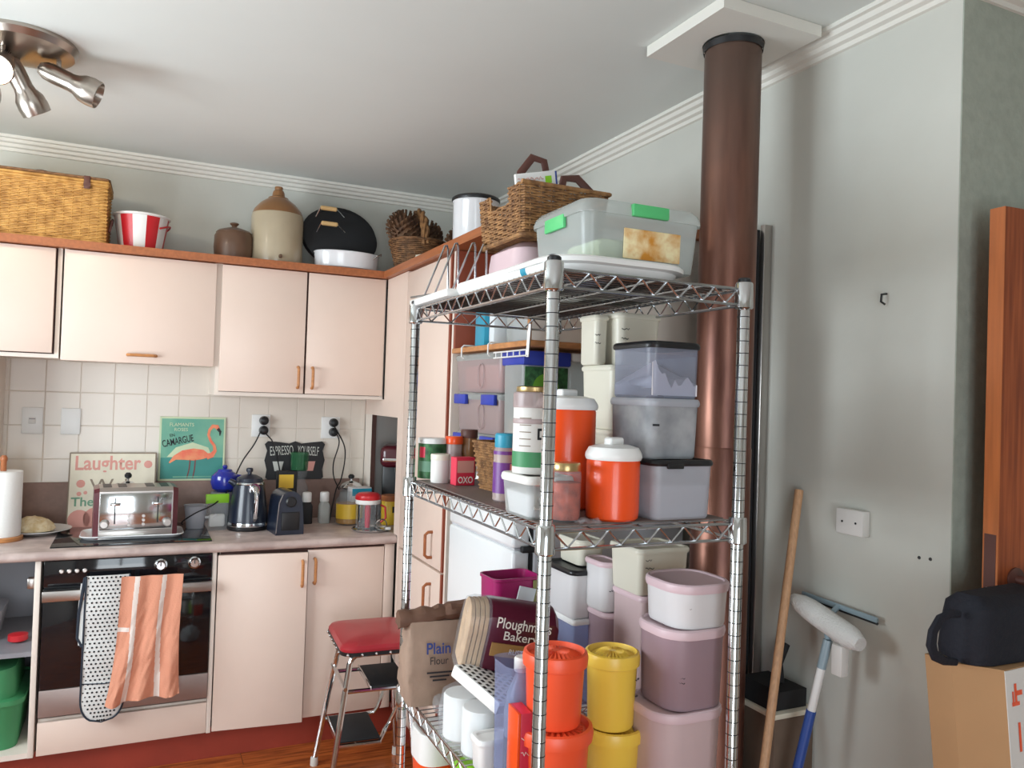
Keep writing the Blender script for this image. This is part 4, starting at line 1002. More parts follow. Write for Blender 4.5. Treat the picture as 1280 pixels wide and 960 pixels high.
MB().lathe([(.125, 0), (.150, .008), (.156, .075), (.160, .08), (.157, .083), (.150, .078), (.145, .014)], 40, sy=.62).obj('body', M['white_enamel'], t)
MB().tube([(.11, -.07, .06), (.13, -.085, .075), (.15, -.075, .085), (.155, -.05, .08)], .0025, 6).obj('wire_handle', M['chrome'], t)
# pine-cone basket
def spiky(parent, name, c, r, mt, n=150):
    m = MB(); m.lathe([(r*.15, -r*.8), (r*.62, -r*.5), (r*.75, 0), (r*.62, r*.5), (r*.15, r*.8)], 14, c=c)
    for i in range(n):
        zf = 1-2*(i+.5)/n; a = i*2.39996; q = math.sqrt(1-zf*zf); d = Vector((q*math.cos(a), q*math.sin(a), zf)); s_ = d.orthogonal().normalized()*r*.13; b_ = d.cross(s_).normalized()*r*.07
        o = Vector(c)+d*r*.68; tip = Vector(c)+d*r*1.0+Vector((0,0,r*.12))
        m.add([o-s_, o+s_, tip+s_*.7, tip-s_*.7, o+b_, tip+b_*1.2], [(0,1,2,3), (0,3,5,4), (1,4,5,2), (3,2,5), (0,4,1)])
    return m.obj(name, M[mt], parent)
xb, yb_ = 1.19, -.40
t = thing('cone_basket', 'wicker basket with hooped handle holding pine cones in the corner', 'basket', (xb, yb_, ZU))
woven(t, 'weave', lambda f: (.19+.07*f, .19+.07*f, .11), .15, 17, 22, 'wicker_dark')
m = MB()
for k in range(3): m.tube([(.045*math.sin(0)+.012*math.cos(i*.9+k*2.1), .125*math.cos(a), .13+.165*math.sin(a)+.012*math.sin(i*.9+k*2.1)) for i, a in enumerate([PI*j/16 for j in range(17)])], .011, 6)
m.obj('hoop_handle', M['seagrass'], t)
for i, c in enumerate(((-.075, -.02, .20), (.07, .08, .19))):
    o = spiky(None, 'pine_cone', (0, 0, 0), .088, 'pine'); o.location = (xb+c[0], yb_+c[1], ZU+c[2]); tag(o, ('large brown pine cone at the left of the basket', 'large brown pine cone behind the basket handle')[i], 'pine cone', 'pine cones')
o = spiky(None, 'pine_cone', (0, 0, 0), .10, 'pine', 180); o.location = (1.36, -.60, ZU+.11); tag(o, 'dark spiky dried cone between the basket and the white pot', 'pine cone', 'pine cones')
t = thing('seed_packet', 'cream card with green sprig leaning on the pine cone basket', 'card', (1.135, -.66, ZU), -1.2); MB().bbox(-.075, .075, -.0015, .0015, 0, .06, .001, 1, M=T(0,0,0, rx=-.35)).obj('card', M['sign_cream'], t)
MB().tube([(-.05, -.005, .02), (-.03, .002, .035), (-.01, .0, .03)], .005, 5).obj('sprig', M['green_leaf'], t)
# white pot with black lid
t = thing('stock_pot', 'brushed silver pot with black lid on the cupboard top', 'pot', (1.235, -1.03, ZU))
MB().lathe([(.085, 0), (.092, .004), (.094, .21), (.098, .216), (.096, .22)], 36).obj('body', M['white_enamel'], t)
MB().lathe([(.099, .218), (.101, .222), (.1, .232), (.09, .238), (.02, .24)], 36).obj('lid', M['black'], t)
band(t, 'navy_label', .0945, .07, .13, 'navy_cloth', PI*1.5, PI*1.85)
# big seagrass basket
BH = .125
t = thing('seagrass_basket', 'large seagrass storage basket full of packets on top of the lavender tub', 'basket', (xn+BW/2, -2.36+BL/2, BZ), 0)
woven(t, 'weave', lambda f: (BW-.02+.02*f, BL-.02+.02*f, .012), BH, 20, 34, 'seagrass', r=.0035, amp=.0036, skip=lambda p: p[0] < -BW/2+.03 and abs(p[1]+.0) < .05 and .09 < p[2])
MB().tube([(-BW/2, -BL/2, BH), (BW/2, -BL/2, BH), (BW/2, BL/2, BH)], .006, 6).obj('rim', M['seagrass'], t)
MB().bbox(-BW/2+.03, BW/2-.03, -BL/2+.03, BL/2-.03, .006, BH-.03, .02).obj('packets_inside', M['white_dull'], t)
zb_ = BZ+BH-.029; xb0, yb0 = xn+BW/2, -2.36+BL/2
t = thing('paper_packet', 'white printed packet with green sticker poking out of the seagrass basket', 'packet', (xb0-.075, yb0-.06, zb_), 0, rot=(.2, -.22, -.1))
MB().bbox(-.025, .085, -.006, .006, 0, .07, .003).obj('packet', M['white_plastic'], t); MB().box(.055, .072, -.0075, -.006, .04, .058).obj('green_sticker', M['lime'], t); MB().bbox(.083, .088, -.0065, .0065, 0, .068, .001).obj('blue_edge', M['blue_print'], t)
handwriting('handwriting', t, T(-.02, -.0065, .03), [(0, 0, .07, .010), (0, .02, .07, .010)], M['sign_pink'])
t = thing('brown_strap', 'brown leather strap loops rising from the seagrass basket', 'strap', (xb0-.02, yb0, zb_))
MB().tube([(-.05, .0, .0), (-.045, .0, .09), (-.012, 0, .135), (.022, 0, .13), (.038, 0, .07), (.04, 0, .0)], .011, 8, flat=.35).obj('strap_loop', M['leather'], t)
MB().tube([(.035, -.06, .0), (.05, -.06, .075), (.09, -.06, .08), (.125, -.065, .05), (.135, -.065, .0)], .011, 8, flat=.5).obj('strap_loop', M['leather'], t)
m = MB(); m.loft([(.09, .1, .03, 0), (.11, .12, .04, .04), (.08, .08, .03, .06), (.03, .03, .01, .065)], nc=4)
for i, v in enumerate(m.v): q = noise.noise(Vector(v)*30)*.02; m.v[i] = (v[0]+q, v[1]-q, max(0, v[2]+q*.5))
m.obj('plastic_bag', M['tissue'], loc=(xb0+.05, yb0, zb_), label='crumpled white plastic bag in the seagrass basket', cat='plastic bag')
# ================================================================== ON THE WORKTOP
ZW = .9055
# hob
MB().bbox(-.293, .293, -.565, -.065, 0, .005, .002).obj('hob', M['black_glass'], loc=(-.0, 0, ZW), label='black glass hob set on the worktop above the oven', cat='hob')
ZH = ZW+.0055
# kitchen roll
t = thing('paper_towel', 'white kitchen roll on wooden stand at the left edge', 'paper towel', (at(2, 640, Y=-.33).x, -.33, ZW))
MB().lathe([(.076, 0), (.078, .003), (.078, .015), (.074, .018)], 32).obj('stand_base', M['oak_light'], t)
MB().lathe([(.02, .0185), (.068, .0185), (.069, .02), (.069, .275), (.068, .277), (.02, .277)], 36).obj('roll', M['paper'], t)
MB().lathe([(.011, .018), (.011, .315), (.013, .32), (.013, .33), (.008, .34)], 16).obj('dowel', M['oak'], t)
# plate with crumble
t = thing('dinner_plate', 'white plate at the back of the worktop beside the kitchen roll', 'plate', (-.375, -.2, ZW))
MB().lathe([(.07, 0), (.085, .004), (.115, .016), (.132, .02), (.132, .022), (.085, .009), (.02, .008)], 40).obj('plate', M['ceramic'], t)
m = MB(); m.lathe([(.078, .0), (.074, .02), (.055, .04), (.025, .052), (.004, .055)], 20)
for i, v in enumerate(m.v): q = noise.noise(Vector(v)*45)*.014; m.v[i] = (v[0]*(1+q*8), v[1]*(1+q*8), max(0, v[2]+q))
m.obj('crumble_cake', M['crumble'], loc=(-.385, -.2, ZW+.0155), label='pale crumbly cake on the white plate', cat='cake')
# laughter sign
a, b = at(82, 655, Y=-.10), at(183, 566, Y=-.06)
w = .355; h = .33
t = thing('laughter_sign', 'cream painted metal sign lettered Laughter leaning behind the toaster', 'sign', (a.x, -.105, ZH), 0, rot=(-.2, 0, 0))
MB().bbox(0, w, 0, .005, 0, h, .0015, 1).obj('backing', M['sign_brown'], t); MB().box(.006, w-.006, -.0012, 0, .006, h-.006).obj('painted_face', M['sign_cream'], t)
text('Laughter', .265, .085, M['sign_pink'], t, T(.025, -.0014, .23), bold=.02); text('Wal', .15, .06, M['sign_brown'], t, T(.085, -.0014, .15)); text('The', .09, .04, M['sign_green'], t, T(.015, -.0014, .09), bold=.02)
for x, z_, r in ((.05, .19, .018), (.32, .275, .018), (.045, .145, .01), (.07, .15, .008)): MB().lathe([(r, 0), (r*.8, .0006)], 10, M=T(x, -.0013, z_, rx=PI/2)).obj('painted_dot', M['sign_pink'], t)
for x, z_, r in ((.05, .03, .045), (.115, .035, .05)): MB().lathe([(r, 0), (r, .0006)], 18, M=T(x, -.0013, z_, rx=PI/2)).obj('painted_flower', M['sign_pink'], t) if z_-r > -.02 else None
# flamingo sign on the upstand
a, b = at(197, 598, Y=-.028), at(283, 521, Y=-.028); w, h = b.x-a.x, .302
t = thing('flamingo_sign', 'teal tin sign with pink flamingo standing on the upstand', 'sign', (a.x, -.0285, 1.1003), 0, rot=(-.035, 0, 0))
MB().bbox(0, w, 0, .004, 0, h, .0015, 1).obj('backing', M['sign_pale'], t)
def decal(name, poly, mt, lev, parent=None):
    m = MB(); n = len(poly); e = -.0006*lev
    m.add([(x*w, e, z_*h) for x, z_ in poly], [tuple(range(n))]); return m.obj(name, M[mt], parent or t)
decal('teal_sky', [(.03, .36), (.97, .36), (.97, .97), (.03, .97)], 'sign_teal', 1); decal('water', [(.03, .03), (.97, .03), (.97, .36), (.03, .36)], 'sign_water', 1)
decal('pale_glow', [(.12, .37), (.8, .37), (.74, .52), (.5, .6), (.25, .52)], 'sign_pale', 2)
def strip(name, pts, r, mt, lev):
    m = MB(); e = -.0006*lev; L = []; R_ = []
    for i, (x, z_) in enumerate(pts):
        p, q = pts[max(i-1, 0)], pts[min(i+1, len(pts)-1)]; dx, dz = q[0]-p[0], q[1]-p[1]; l = math.hypot(dx, dz); rr_ = r[i] if isinstance(r, list) else r
        L.append(((x-dz/l*rr_)*w, e, (z_+dx/l*rr_)*h)); R_.append(((x+dz/l*rr_)*w, e, (z_-dx/l*rr_)*h))
    n = len(pts); m.add(L+R_, [(i, i+1, n+i+1, n+i) for i in range(n-1)]); return m.obj(name, M[mt], t)
strip('flamingo_body', [(.16, .28), (.24, .36), (.36, .40), (.52, .41), (.66, .41), (.76, .385)], [.01, .035, .075, .095, .075, .02], 'flamingo', 3)
strip('flamingo_neck', [(.72, .38), (.80, .40), (.845, .47), (.83, .55), (.77, .63), (.735, .72), (.75, .80), (.80, .86), (.86, .85), (.89, .80)], [.05, .04, .028, .022, .02, .02, .022, .028, .035, .025], 'flamingo', 4)
strip('flamingo_beak', [(.875, .82), (.915, .77), (.91, .71)], [.024, .02, .006], 'black', 5)
for x0, x1 in ((.47, .43), (.55, .52)): strip('flamingo_leg', [(x0, .33), (x0-.01, .18), (x1, .04)], .009, 'flamingo_dark', 3)
text('FLAMANTS', w*.36, h*.055, M['sign_pale'], t, T(w*.15, -.0016, h*.85)); text('ROSES', w*.2, h*.05, M['sign_pale'], t, T(w*.22, -.0016, h*.775))
text('EN', w*.07, h*.05, M['ink'], t, T(w*.16, -.0016, h*.68, ry=-.2)); text('CAMARGUE', w*.47, h*.11, M['ink'], t, T(w*.06, -.0016, h*.52, ry=-.22), bold=.01)
for zz_, hh in ((.05, .02),): decal('caption_band', [(.22, zz_), (.8, zz_), (.8, zz_+hh), (.22, zz_+hh)], 'sign_teal', 3)
# chalk sign
a, b = at(330, 598, Y=-.034), at(407, 553, Y=-.034); w, h = b.x-a.x, .19
t = thing('chalk_sign', 'black wavy chalkboard plaque lettered ESPRESSO YOURSELF', 'sign', (a.x, -.034, 1.1003), 0, rot=(-.06, 0, 0))
pl = [(.02, .05), (.06, 0), (.94, 0), (.98, .05), (.96, .25), (1, .5), (.96, .75), (1, .92), (.95, 1), (.75, .97), (.6, .94), (.5, 1.0), (.4, .94), (.25, .97), (.05, 1), (0, .92), (.04, .75), (0, .5), (.04, .25)]
MB().prism([(x*w, z_*h) for x, z_ in pl], 0, .008).obj('plaque', M['board_black'], t)
text('ESPRESSO', w*.38, h*.24, M['chalk'], t, T(w*.09, -.001, h*.62, ry=-.06)); text('YOURSELF', w*.36, h*.24, M['chalk'], t, T(w*.53, -.001, h*.645, ry=.06))
for x in (.22, .75):
    MB().prism([(x*w+w*.09*q, h*(.22+zz_)) for q, zz_ in ((-.6, 0), (.6, 0), (1, .25), (-1, .25))], -.0012, -.0004).obj('chalk_cup', M['chalk' if x < .5 else 'sign_pink'], t)
# white oval tray and toaster
cx, _, _, w = fit(104, 228, 655, 676, -.40)
t = thing('serving_tray', 'white enamel tray under the toaster', 'tray', (cx, -.375, ZH))
MB().loft([(.34, .17, .03, 0), (.36, .19, .035, .003), (.385, .215, .045, .014), (.392, .222, .046, .015), (.385, .215, .045, .018), (.35, .18, .035, .006)], nc=6).obj('tray_body', M['white_enamel'], t)
t = thing('toaster', 'chrome four slot toaster with dark red sides', 'toaster', (cx+.005, -.375, ZH+.0065), .06)
w, d, h = .315, .19, .205
poly = [(-d/2, 0), (d/2, 0), (d/2, h*.9), (d/2-.02, h), (-d/2+.014, h), (-d/2, h*.93)]
MB().rings([[(x, y, z_) for y, z_ in poly] for x in (-w/2+.02, w/2-.02)]).obj('body', M['steel'], t)
for s_ in (-1, 1):
    MB().rings([[(s_*(w/2-.02+k*.0), y*sc, z_*sc2) for y, z_ in poly] for k, sc, sc2 in ((0, 1.02, 1.0),)]+[[(s_*(w/2), y*.94, z_*.97) for y, z_ in poly]]).obj('side', M['red_dark'], t)
f = MB().bbox(-w/2+.022, w/2-.022, -d/2-.004, -d/2+.003, .035, h*.9, .003).obj('front_plate', M['chrome'], t)
MB().bbox(-w/2+.02, w/2-.02, -d/2-.006, -d/2+.003, .004, .032, .002).obj('base_trim', M['steel'], t)
for s_ in (-1, 1):
    MB().box(s_*.08-.0025, s_*.08+.0025, -d/2-.005, -d/2-.003, .06, .165).obj('lever_slot', M['black'], f)
    MB().bbox(s_*.08-.02, s_*.08+.02, -d/2-.022, -d/2-.004, .135, .147, .004).obj('lever', M['chrome'], f)
    MB().lathe([(.017, 0), (.017, .012), (.013, .016)], 20, M=T(s_*.118, -d/2-.004, .06, rx=PI/2)).obj('dial', M['steel'], f)
    for i in range(3): MB().lathe([(.006, 0), (.006, .004)], 12, M=T(s_*.027, -d/2-.004, .055+.017*i, rx=PI/2)).obj('button', M['steel'], f)
    for k in (-.108, -.052) if s_ < 0 else (.052, .108): MB().box(k-.016, k+.016, -.06, .065, h-.001, h+.0012).obj('slot', M['black'], t)
text('TOASTER', 0, 0, M['chalk'], t, T()) if 0 else None
MB().box(-.03, .03, -d/2-.0066, -d/2-.006, .012, .018).obj('nameplate', M['chalk'], t)
# stove kettle behind the toaster
t = thing('stove_kettle', 'shiny silver stovetop kettle with black knob behind the toaster', 'kettle', (at(160, 600, Y=-.19).x, -.185, ZH))
MB().lathe([(.06, 0), (.068, .01), (.07, .08), (.066, .14), (.055, .175), (.035, .19)], 32).obj('body', M['chrome'], t)
MB().lathe([(.036, .188), (.038, .193), (.02, .205), (.005, .21), (.005, .222)], 24).obj('lid', M['chrome'], t); MB().lathe([(.006, .22), (.014, .226), (.015, .236), (.008, .246)], 16).obj('knob', M['black'], t)
MB().tube([(.06, 0, .13), (.08, 0, .15), (.09, 0, .17)], [.018, .014, .011], 10).obj('spout', M['chrome'], t)
# clear dish, green packet, teapot
t = thing('measuring_jug', 'grey clear plastic jug between the toaster and the green packet', 'jug', (.245, -.24, ZH))
MB().loft([(.075, .075, .03, 0), (.095, .095, .036, .10), (.1, .1, .038, .102)], cap1=False).obj('jug_body', M['frost_grey'], t); MB().tube([(.04, -.03, .05), (.075, -.045, .055), (.085, -.045, .065)], .006, 8).obj('handle', M['white_plastic'], t)
t = thing('snack_packet', 'clear and green foil packet standing left of the kettle', 'packet', (at(271, 640, Y=-.27).x, -.27, ZW), .15)
m = MB(); m.rings([[(x*1.0, y*sc, z_) for x, y, _ in rrect(.10, .05, .02, 0, 3)] for z_, sc in ((0, 1), (.05, 1), (.11, .6), (.16, .1))])
for i, v in enumerate(m.v): q = noise.noise(Vector(v)*60)*.006; m.v[i] = (v[0]+q, v[1]+q, v[2])
m.obj('packet_body', M['wrap'], t); MB().bbox(-.05, .05, -.012, .006, .118, .16, .003, M=T(0, 0, 0)).obj('green_header', M['lime'], t); MB().bbox(-.035, .035, -.015, .01, .012, .07, .01).obj('contents', M['white_dull'], t)
t = thing('tea_tin', 'grey tin behind the green packet', 'tin', (.365, -.15, ZW)); MB().lathe([(.05, 0), (.052, .003), (.052, .15), (.048, .155)], 24).obj('tin_body', M['grey_lino'], t)
t = thing('teapot', 'cobalt blue glazed teapot standing on the grey tin', 'teapot', (.372, -.15, ZW+.1555))
MB().lathe([(.035, 0), (.055, .015), (.064, .045), (.058, .075), (.04, .092), (.034, .095)], 32).obj('body', M['cobalt'], t); l = MB().lathe([(.036, .094), (.03, .104), (.012, .11)], 24).obj('lid', M['cobalt'], t)
MB().lathe([(.008, .108), (.012, .116), (.008, .124)], 14).obj('knob', M['cobalt'], l); MB().tube([(-.05, 0, .05), (-.075, 0, .065), (-.09, 0, .09)], [.014, .01, .007], 10).obj('spout', M['cobalt'], t) if 0 else None
MB().tube([(.05, -.01, .075), (.08, -.01, .07), (.085, -.01, .045), (.06, -.01, .03)], .007, 8).obj('handle', M['cobalt'], t)
# kettle
t = thing('kettle', 'dark blue electric kettle with chrome handle beside the socket', 'kettle', (at(310, 640, Y=-.28).x, -.285, ZW), .08)
MB().lathe([(.088, 0), (.09, .004), (.09, .014), (.086, .018)], 36).obj('power_base', M['black'], t)
MB().lathe([(.089, .018), (.09, .022), (.088, .035)], 36, cap1=False).obj('chrome_ring', M['chrome'], t)
MB().lathe([(.088, .035), (.085, .07), (.072, .17), (.066, .205)], 36).obj('body', M['navy'], t); MB().lathe([(.067, .204), (.068, .208), (.065, .214)], 36).obj('rim', M['chrome'], t)
l = MB().lathe([(.062, .213), (.055, .232), (.03, .246), (.012, .25)], 32).obj('lid', M['navy'], t); MB().lathe([(.009, .248), (.009, .258), (.015, .262), (.015, .274), (.01, .278)], 18).obj('knob', M['navy'], l)
MB().tube([(-.05, .0, .195), (-.075, .0, .215), (-.088, .0, .222)], [.016, .013, .010], 10).obj('spout', M['navy'], t)
h_ = MB().tube([(.01, -.064, .19), (.01, -.1, .192), (.01, -.118, .175), (.01, -.118, .11), (.01, -.112, .065), (.01, -.085, .05)], [.012, .013, .012, .012, .011, .01], 10).obj('handle', M['chrome'], t)
MB().lathe([(.026, 0), (.024, .008)], 18, M=T(.01, -.066, .188, rx=PI/2)).obj('handle_mount', M['chrome'], h_)
# black coffee machine
t = thing('capsule_machine', 'slim black capsule coffee machine in front of the chalk sign', 'coffee machine', (at(356, 650, Y=-.42).x+.005, -.42, ZW), .1)
poly = [(-.062, 0), (.062, 0), (.06, .05), (.052, .14)]+[(.052*math.cos(a), .14+.052*math.sin(a)) for a in [PI*i/10 for i in range(1, 10)]]+[(-.052, .14), (-.06, .05)]
MB().prism(poly, -.07, .09).obj('body', M['navy'], t)
MB().tube([(x, -.071, z_) for x, z_ in poly[4:13]], .003, 6).obj('edge_trim', M['steel'], t) if 0 else None
MB().tube([(-.061, -.071, .01), (-.058, -.071, .06), (-.051, -.071, .14), (-.036, -.071, .178)], .002, 6).obj('edge_trim', M['steel'], t)
MB().lathe([(.022, 0), (.024, .006), (.018, .012)], 22, M=T(0, -.07, .145, rx=PI/2)).obj('button', M['black'], t); MB().bbox(-.04, .04, -.075, -.07, .02, .1, .003).obj('front_panel', M['black'], t)
t = thing('coffee_box', 'dark box with orange panel behind the capsule machine', 'box', (at(349, 620, Y=-.15).x+.03, -.16, ZW)); MB().bbox(-.045, .045, -.03, .03, 0, .25, .002).obj('carton', M['black_matte'], t); MB().box(-.04, .028, -.0315, -.0302, .17, .235).obj('orange_panel', M['yellow_tin'], t)
# glass jar with green top
t = thing('glass_carafe', 'clear glass jug topped by a green glass tumbler beside the coffee machine', 'jug', (at(369, 610, Y=-.14).x+.015, -.145, ZW))
MB().lathe([(.045, 0), (.05, .005), (.05, .12), (.044, .17), (.03, .205), (.04, .24), (.042, .25)], 28).obj('jug_body', M['glass'], t); MB().lathe([(.034, .251), (.04, .254), (.044, .335), (.04, .34)], 28).obj('green_tumbler', M['glass_green'], t)
for px, lab, bd in ((383, 'dark glass bottle with white cap behind the coffee machine', 'black_matte'), (405, 'clear bottle with white cap right of the dark one', 'clear_soft')):
    Y = -.2; t = thing('sauce_bottle', lab, 'bottle', (at(px, 640, Y=Y).x, Y, ZW), group='white capped bottles')
    MB().loft([(.05, .05, .012, 0), (.053, .053, .014, .004), (.053, .053, .014, .085), (.035, .035, .016, .105)]).obj('bottle_body', M[bd], t); MB().lathe([(.021, .104), (.022, .107), (.022, .145), (.019, .15)], 20).obj('cap', M['white_plastic'], t)
# plunger jar
t = thing('honey_jar', 'glass jar with yellow label and amber contents on the worktop', 'jar', (at(437, 650, Y=-.27).x, -.25, ZW))
MB().lathe([(.062, 0), (.066, .005), (.066, .11), (.05, .135), (.046, .15)], 28).obj('body', M['glass'], t); MB().lathe([(.058, .004), (.062, .008), (.062, .1), (.03, .101)], 24).obj('contents', M['amber'], t); band(t, 'label', .0664, .03, .1, 'yellow_tin', PI*1.05, PI*1.95)
t = thing('sugar_bowl', 'metal lidded glass jar with black knob behind the honey jar', 'jar', (at(448, 640, Y=-.13).x-.035, -.10, ZW))
MB().lathe([(.05, 0), (.055, .004), (.055, .15), (.05, .155)], 28).obj('body', M['glass'], t); l = MB().lathe([(.058, .154), (.06, .16), (.045, .178), (.02, .188), (.006, .192), (.006, .2)], 28).obj('lid', M['chrome'], t); MB().lathe([(.006, .2), (.015, .206), (.016, .216), (.008, .224)], 16).obj('knob', M['black'], l)
# metal tray with red-lidded carafe
Y = -.46; cxt = at(463, 664, Y=Y).x
t = thing('metal_tray', 'round polished metal tray at the right end of the worktop', 'tray', (cxt, Y, ZW)); MB().lathe([(.078, 0), (.084, .003), (.088, .009), (.086, .011), (.08, .006), (.02, .005)], 36).obj('tray_body', M['chrome'], t)
t = thing('coffee_plunger', 'glass carafe with red lid standing on the metal tray', 'carafe', (cxt-.012, Y+.015, ZW+.0068))
MB().lathe([(.052, 0), (.055, .004), (.055, .118), (.052, .12)], 28).obj('glass_body', M['glass'], t); MB().lathe([(.056, .116), (.058, .119), (.058, .134), (.056, .136)], 28).obj('white_collar', M['white_plastic'], t)
MB().lathe([(.058, .136), (.06, .14), (.058, .155), (.045, .165), (.015, .168)], 28).obj('lid', M['red'], t); MB().lathe([(.012, .004), (.014, .09), (.01, .115)], 14).obj('plunger', M['pink_red'], t)
for a in range(4): MB().box(-.004, .004, -.0575, -.0555, .004, .115, M=T(0, 0, 0, rz=a*PI/2+.5)).obj('frame_strap', M['chrome'], t)
MB().tube([(.056, -.02, .11), (.075, -.03, .1), (.078, -.03, .05), (.058, -.02, .03)], .005, 8).obj('handle', M['red'], t)
t = thing('key_ring', 'steel ring of small utensils lying on the metal tray', 'ring', (cxt+.035, Y-.055, ZW+.0115)); MB().tube([(.026*math.cos(2*PI*i/20), .004*math.sin(2*PI*i/10), .022+.024*math.sin(2*PI*i/20)) for i in range(20)], .003, 6, closed=True).obj('ring', M['chrome'], t); MB().bbox(.02, .045, -.006, .006, -.004, .01, .002).obj('tag', M['white_plastic'], t)
t = thing('yellow_tin', 'yellow tin with brown lid inside the corner niche edge', 'tin', (1.128, -.31, ZW)); MB().lathe([(.04, 0), (.042, .003), (.042, .115), (.04, .118)], 26).obj('tin_body', M['yellow_tin'], t); MB().lathe([(.043, .115), (.044, .118), (.044, .14), (.04, .143)], 26).obj('lid', M['oak'], t)
band(t, 'dark_print', .0424, .06, .09, 'black_matte', PI*1.5, PI*1.75)
t = thing('tea_carton', 'pale blue and white carton behind the red lidded carafe', 'carton', (1.005, -.19, ZW), .1); MB().bbox(-.05, .05, -.035, .035, 0, .17, .002).obj('carton', M['frost'], t); MB().box(-.05, .05, -.0362, -.0352, .13, .165).obj('blue_band', M['cyan'], t)
# red espresso machine in the niche
t = thing('espresso_machine', 'dark red espresso machine inside the corner niche', 'coffee machine', (1.225, -.175, ZW), -.35)
MB().bbox(-.1, .1, -.1, .11, 0, .05, .012).obj('base', M['black'], t); MB().bbox(-.1, .1, .0, .11, .05, .3, .012).obj('column', M['black'], t)
MB().bbox(-.105, .105, -.12, .115, .27, .38, .03, 3).obj('head', M['red_dark'], t); MB().bbox(-.09, .09, -.124, -.118, .30, .318, .003).obj('chrome_strip', M['chrome'], t)
MB().lathe([(.03, .22), (.035, .27)], 20, c=(0, -.06, 0)).obj('group_head', M['chrome'], t); MB().tube([(0, -.08, .235), (0, -.17, .23)], .01, 8).obj('portafilter_handle', M['red_dark'], t)
# cables
def cable(label, pts, name='power_cable'):
    P = [Vector(p) for p in pts]; out = []
    for i in range(len(P)-1):
        a, b, c, d = P[max(i-1, 0)], P[i], P[i+1], P[min(i+2, len(P)-1)]
        for k in range(6):
            q = k/6; out.append(.5*((2*b)+(c-a)*q+(2*a-5*b+4*c-d)*q*q+(3*b-a-3*c+d)*q**3))
    out.append(P[-1]); return MB().tube(out, .0032, 6).obj(name, M['cable'], label=label, cat='cable')
e = lambda px, py, Y: tuple(at(px, py, Y=Y))
cable('black cable running from the left socket past the kettle to the toaster', [e(327, 537, -.05), e(318, 555, -.06), e(304, 575, -.09), e(294, 595, -.13), e(286, 612, -.19), e(268, 630, -.3), e(245, 641, -.33), e(228, 652, -.33), (.19, -.33, ZH+.03)])
cable('short black cable hanging from the left socket behind the chalk sign', [e(330, 540, -.05), e(336, 546, -.045), e(341, 553, -.05), e(347, 575, -.05), e(352, 600, -.06), (at(356, 640, Y=-.25).x, -.25, ZW+.12)])
cable('black looped cable hanging from the right socket, left strand', [e(416, 535, -.055), e(424, 552, -.05), e(417, 578, -.05), e(417, 595, -.06), e(422, 608, -.07), e(424, 612, -.08)])
cable('black looped cable hanging from the right socket, long strand', [e(418, 533, -.055), e(430, 556, -.05), e(431, 575, -.05), e(426, 600, -.06), e(420, 612, -.08), e(414, 640, -.14), (at(412, 650, Y=-.16).x, -.16, ZW+.004)])
# ================================================================== OVEN GLOVE AND TEA TOWEL ON THE OVEN HANDLE
def cloth(name, parent, W_, H_, top, nx, nz, fn, mats, mi_fn, th=.004):
    m = MB(); vs = []; fs = []; mi = []
    for s_ in (0, 1):
        for j in range(nz+1):
            for i in range(nx+1):
                x, y, z_ = fn(i/nx, j/nz); vs.append((x, y+th*s_, z_))
    N_ = (nx+1)*(nz+1)
    for s_ in (0, 1):
        for j in range(nz):
            for i in range(nx):
                a = s_*N_+j*(nx+1)+i; q = (a, a+1, a+nx+2, a+nx+1); fs.append(q if s_ == 0 else q[::-1]); mi.append(mi_fn((i+.5)/nx, (j+.5)/nz))
    for j in range(nz):
        for i in (0, nx): a = j*(nx+1)+i; fs.append((a, a+nx+1, a+nx+1+N_, a+N_)); mi.append(0)
    for i in range(nx):
        for j in (0, nz): a = j*(nx+1)+i; fs.append((a, a+1, a+1+N_, a+N_)); mi.append(0)
    m.v = vs; m.f = fs; m.m = mi
    return m.obj(name, mats, parent, angle=80)
yh = -.6475
ga, gb = at(108, 722, Y=yh), at(160, 897, Y=yh)
t = thing('oven_glove', 'white dotted double oven glove with dark binding hanging on the oven handle', 'oven glove', (ga.x, yh, gb.z))
GW, GH = .15, ga.z-gb.z+.005
def gout(v):  # half width trim towards rounded bottom
    return 1 if v < .82 else max(0, 1-((v-.82)/.18)**2.4)**(1/2.4)
cloth('glove_panel', t, GW, GH, 0, 12, 60, lambda u, v: ((GW/2)*(1-gout(v))+u*GW*gout(v)-.004*v, -.004-.006*math.sin(u*3.1)+.002*math.sin(v*20), GH*(1-v)), [M['glove']], lambda u, v: 0, .006)
MB().tube([((GW/2)*(1-gout(v))+0*GW-.004*v, -.006, GH*(1-v)) for v in [i/60 for i in range(61)]]+[((GW/2)*(1-gout(v))+GW*gout(v)-.004*v, -.006, GH*(1-v)) for v in [1-i/60 for i in range(61)]], .0035, 6).obj('binding', M['glove_trim'], t)
m = MB(); k = 0
for i in range(9):
    for j in range(36):
        v = (j+.5)/36; u = (i+.5+(j % 2)*.5)/9.6
        if u > .97 or abs(u-.5)*2 > gout(v)-.08: continue
        x = (GW/2)*(1-gout(v))+u*GW*gout(v)-.004*v; c = (x, -.0052-.006*math.sin(u*3.1)+.002*math.sin(v*20)-.0006, GH*(1-v))
        r = .0042 if i not in (0, 8) else .003
        m.add([(c[0]+r*math.cos(a), c[1], c[2]+r*math.sin(a)) for a in [2*PI*q/6 for q in range(6)]], [tuple(range(6))])
m.obj('dots', M['black_matte'], t, kind='stuff')
MB().tube([(-.004, .0, GH-.005), (-.02, .006, GH*.75), (-.022, .008, GH*.58), (-.006, .006, GH*.52)], .006, 6).obj('back_pocket_edge', M['glove_trim'], t)
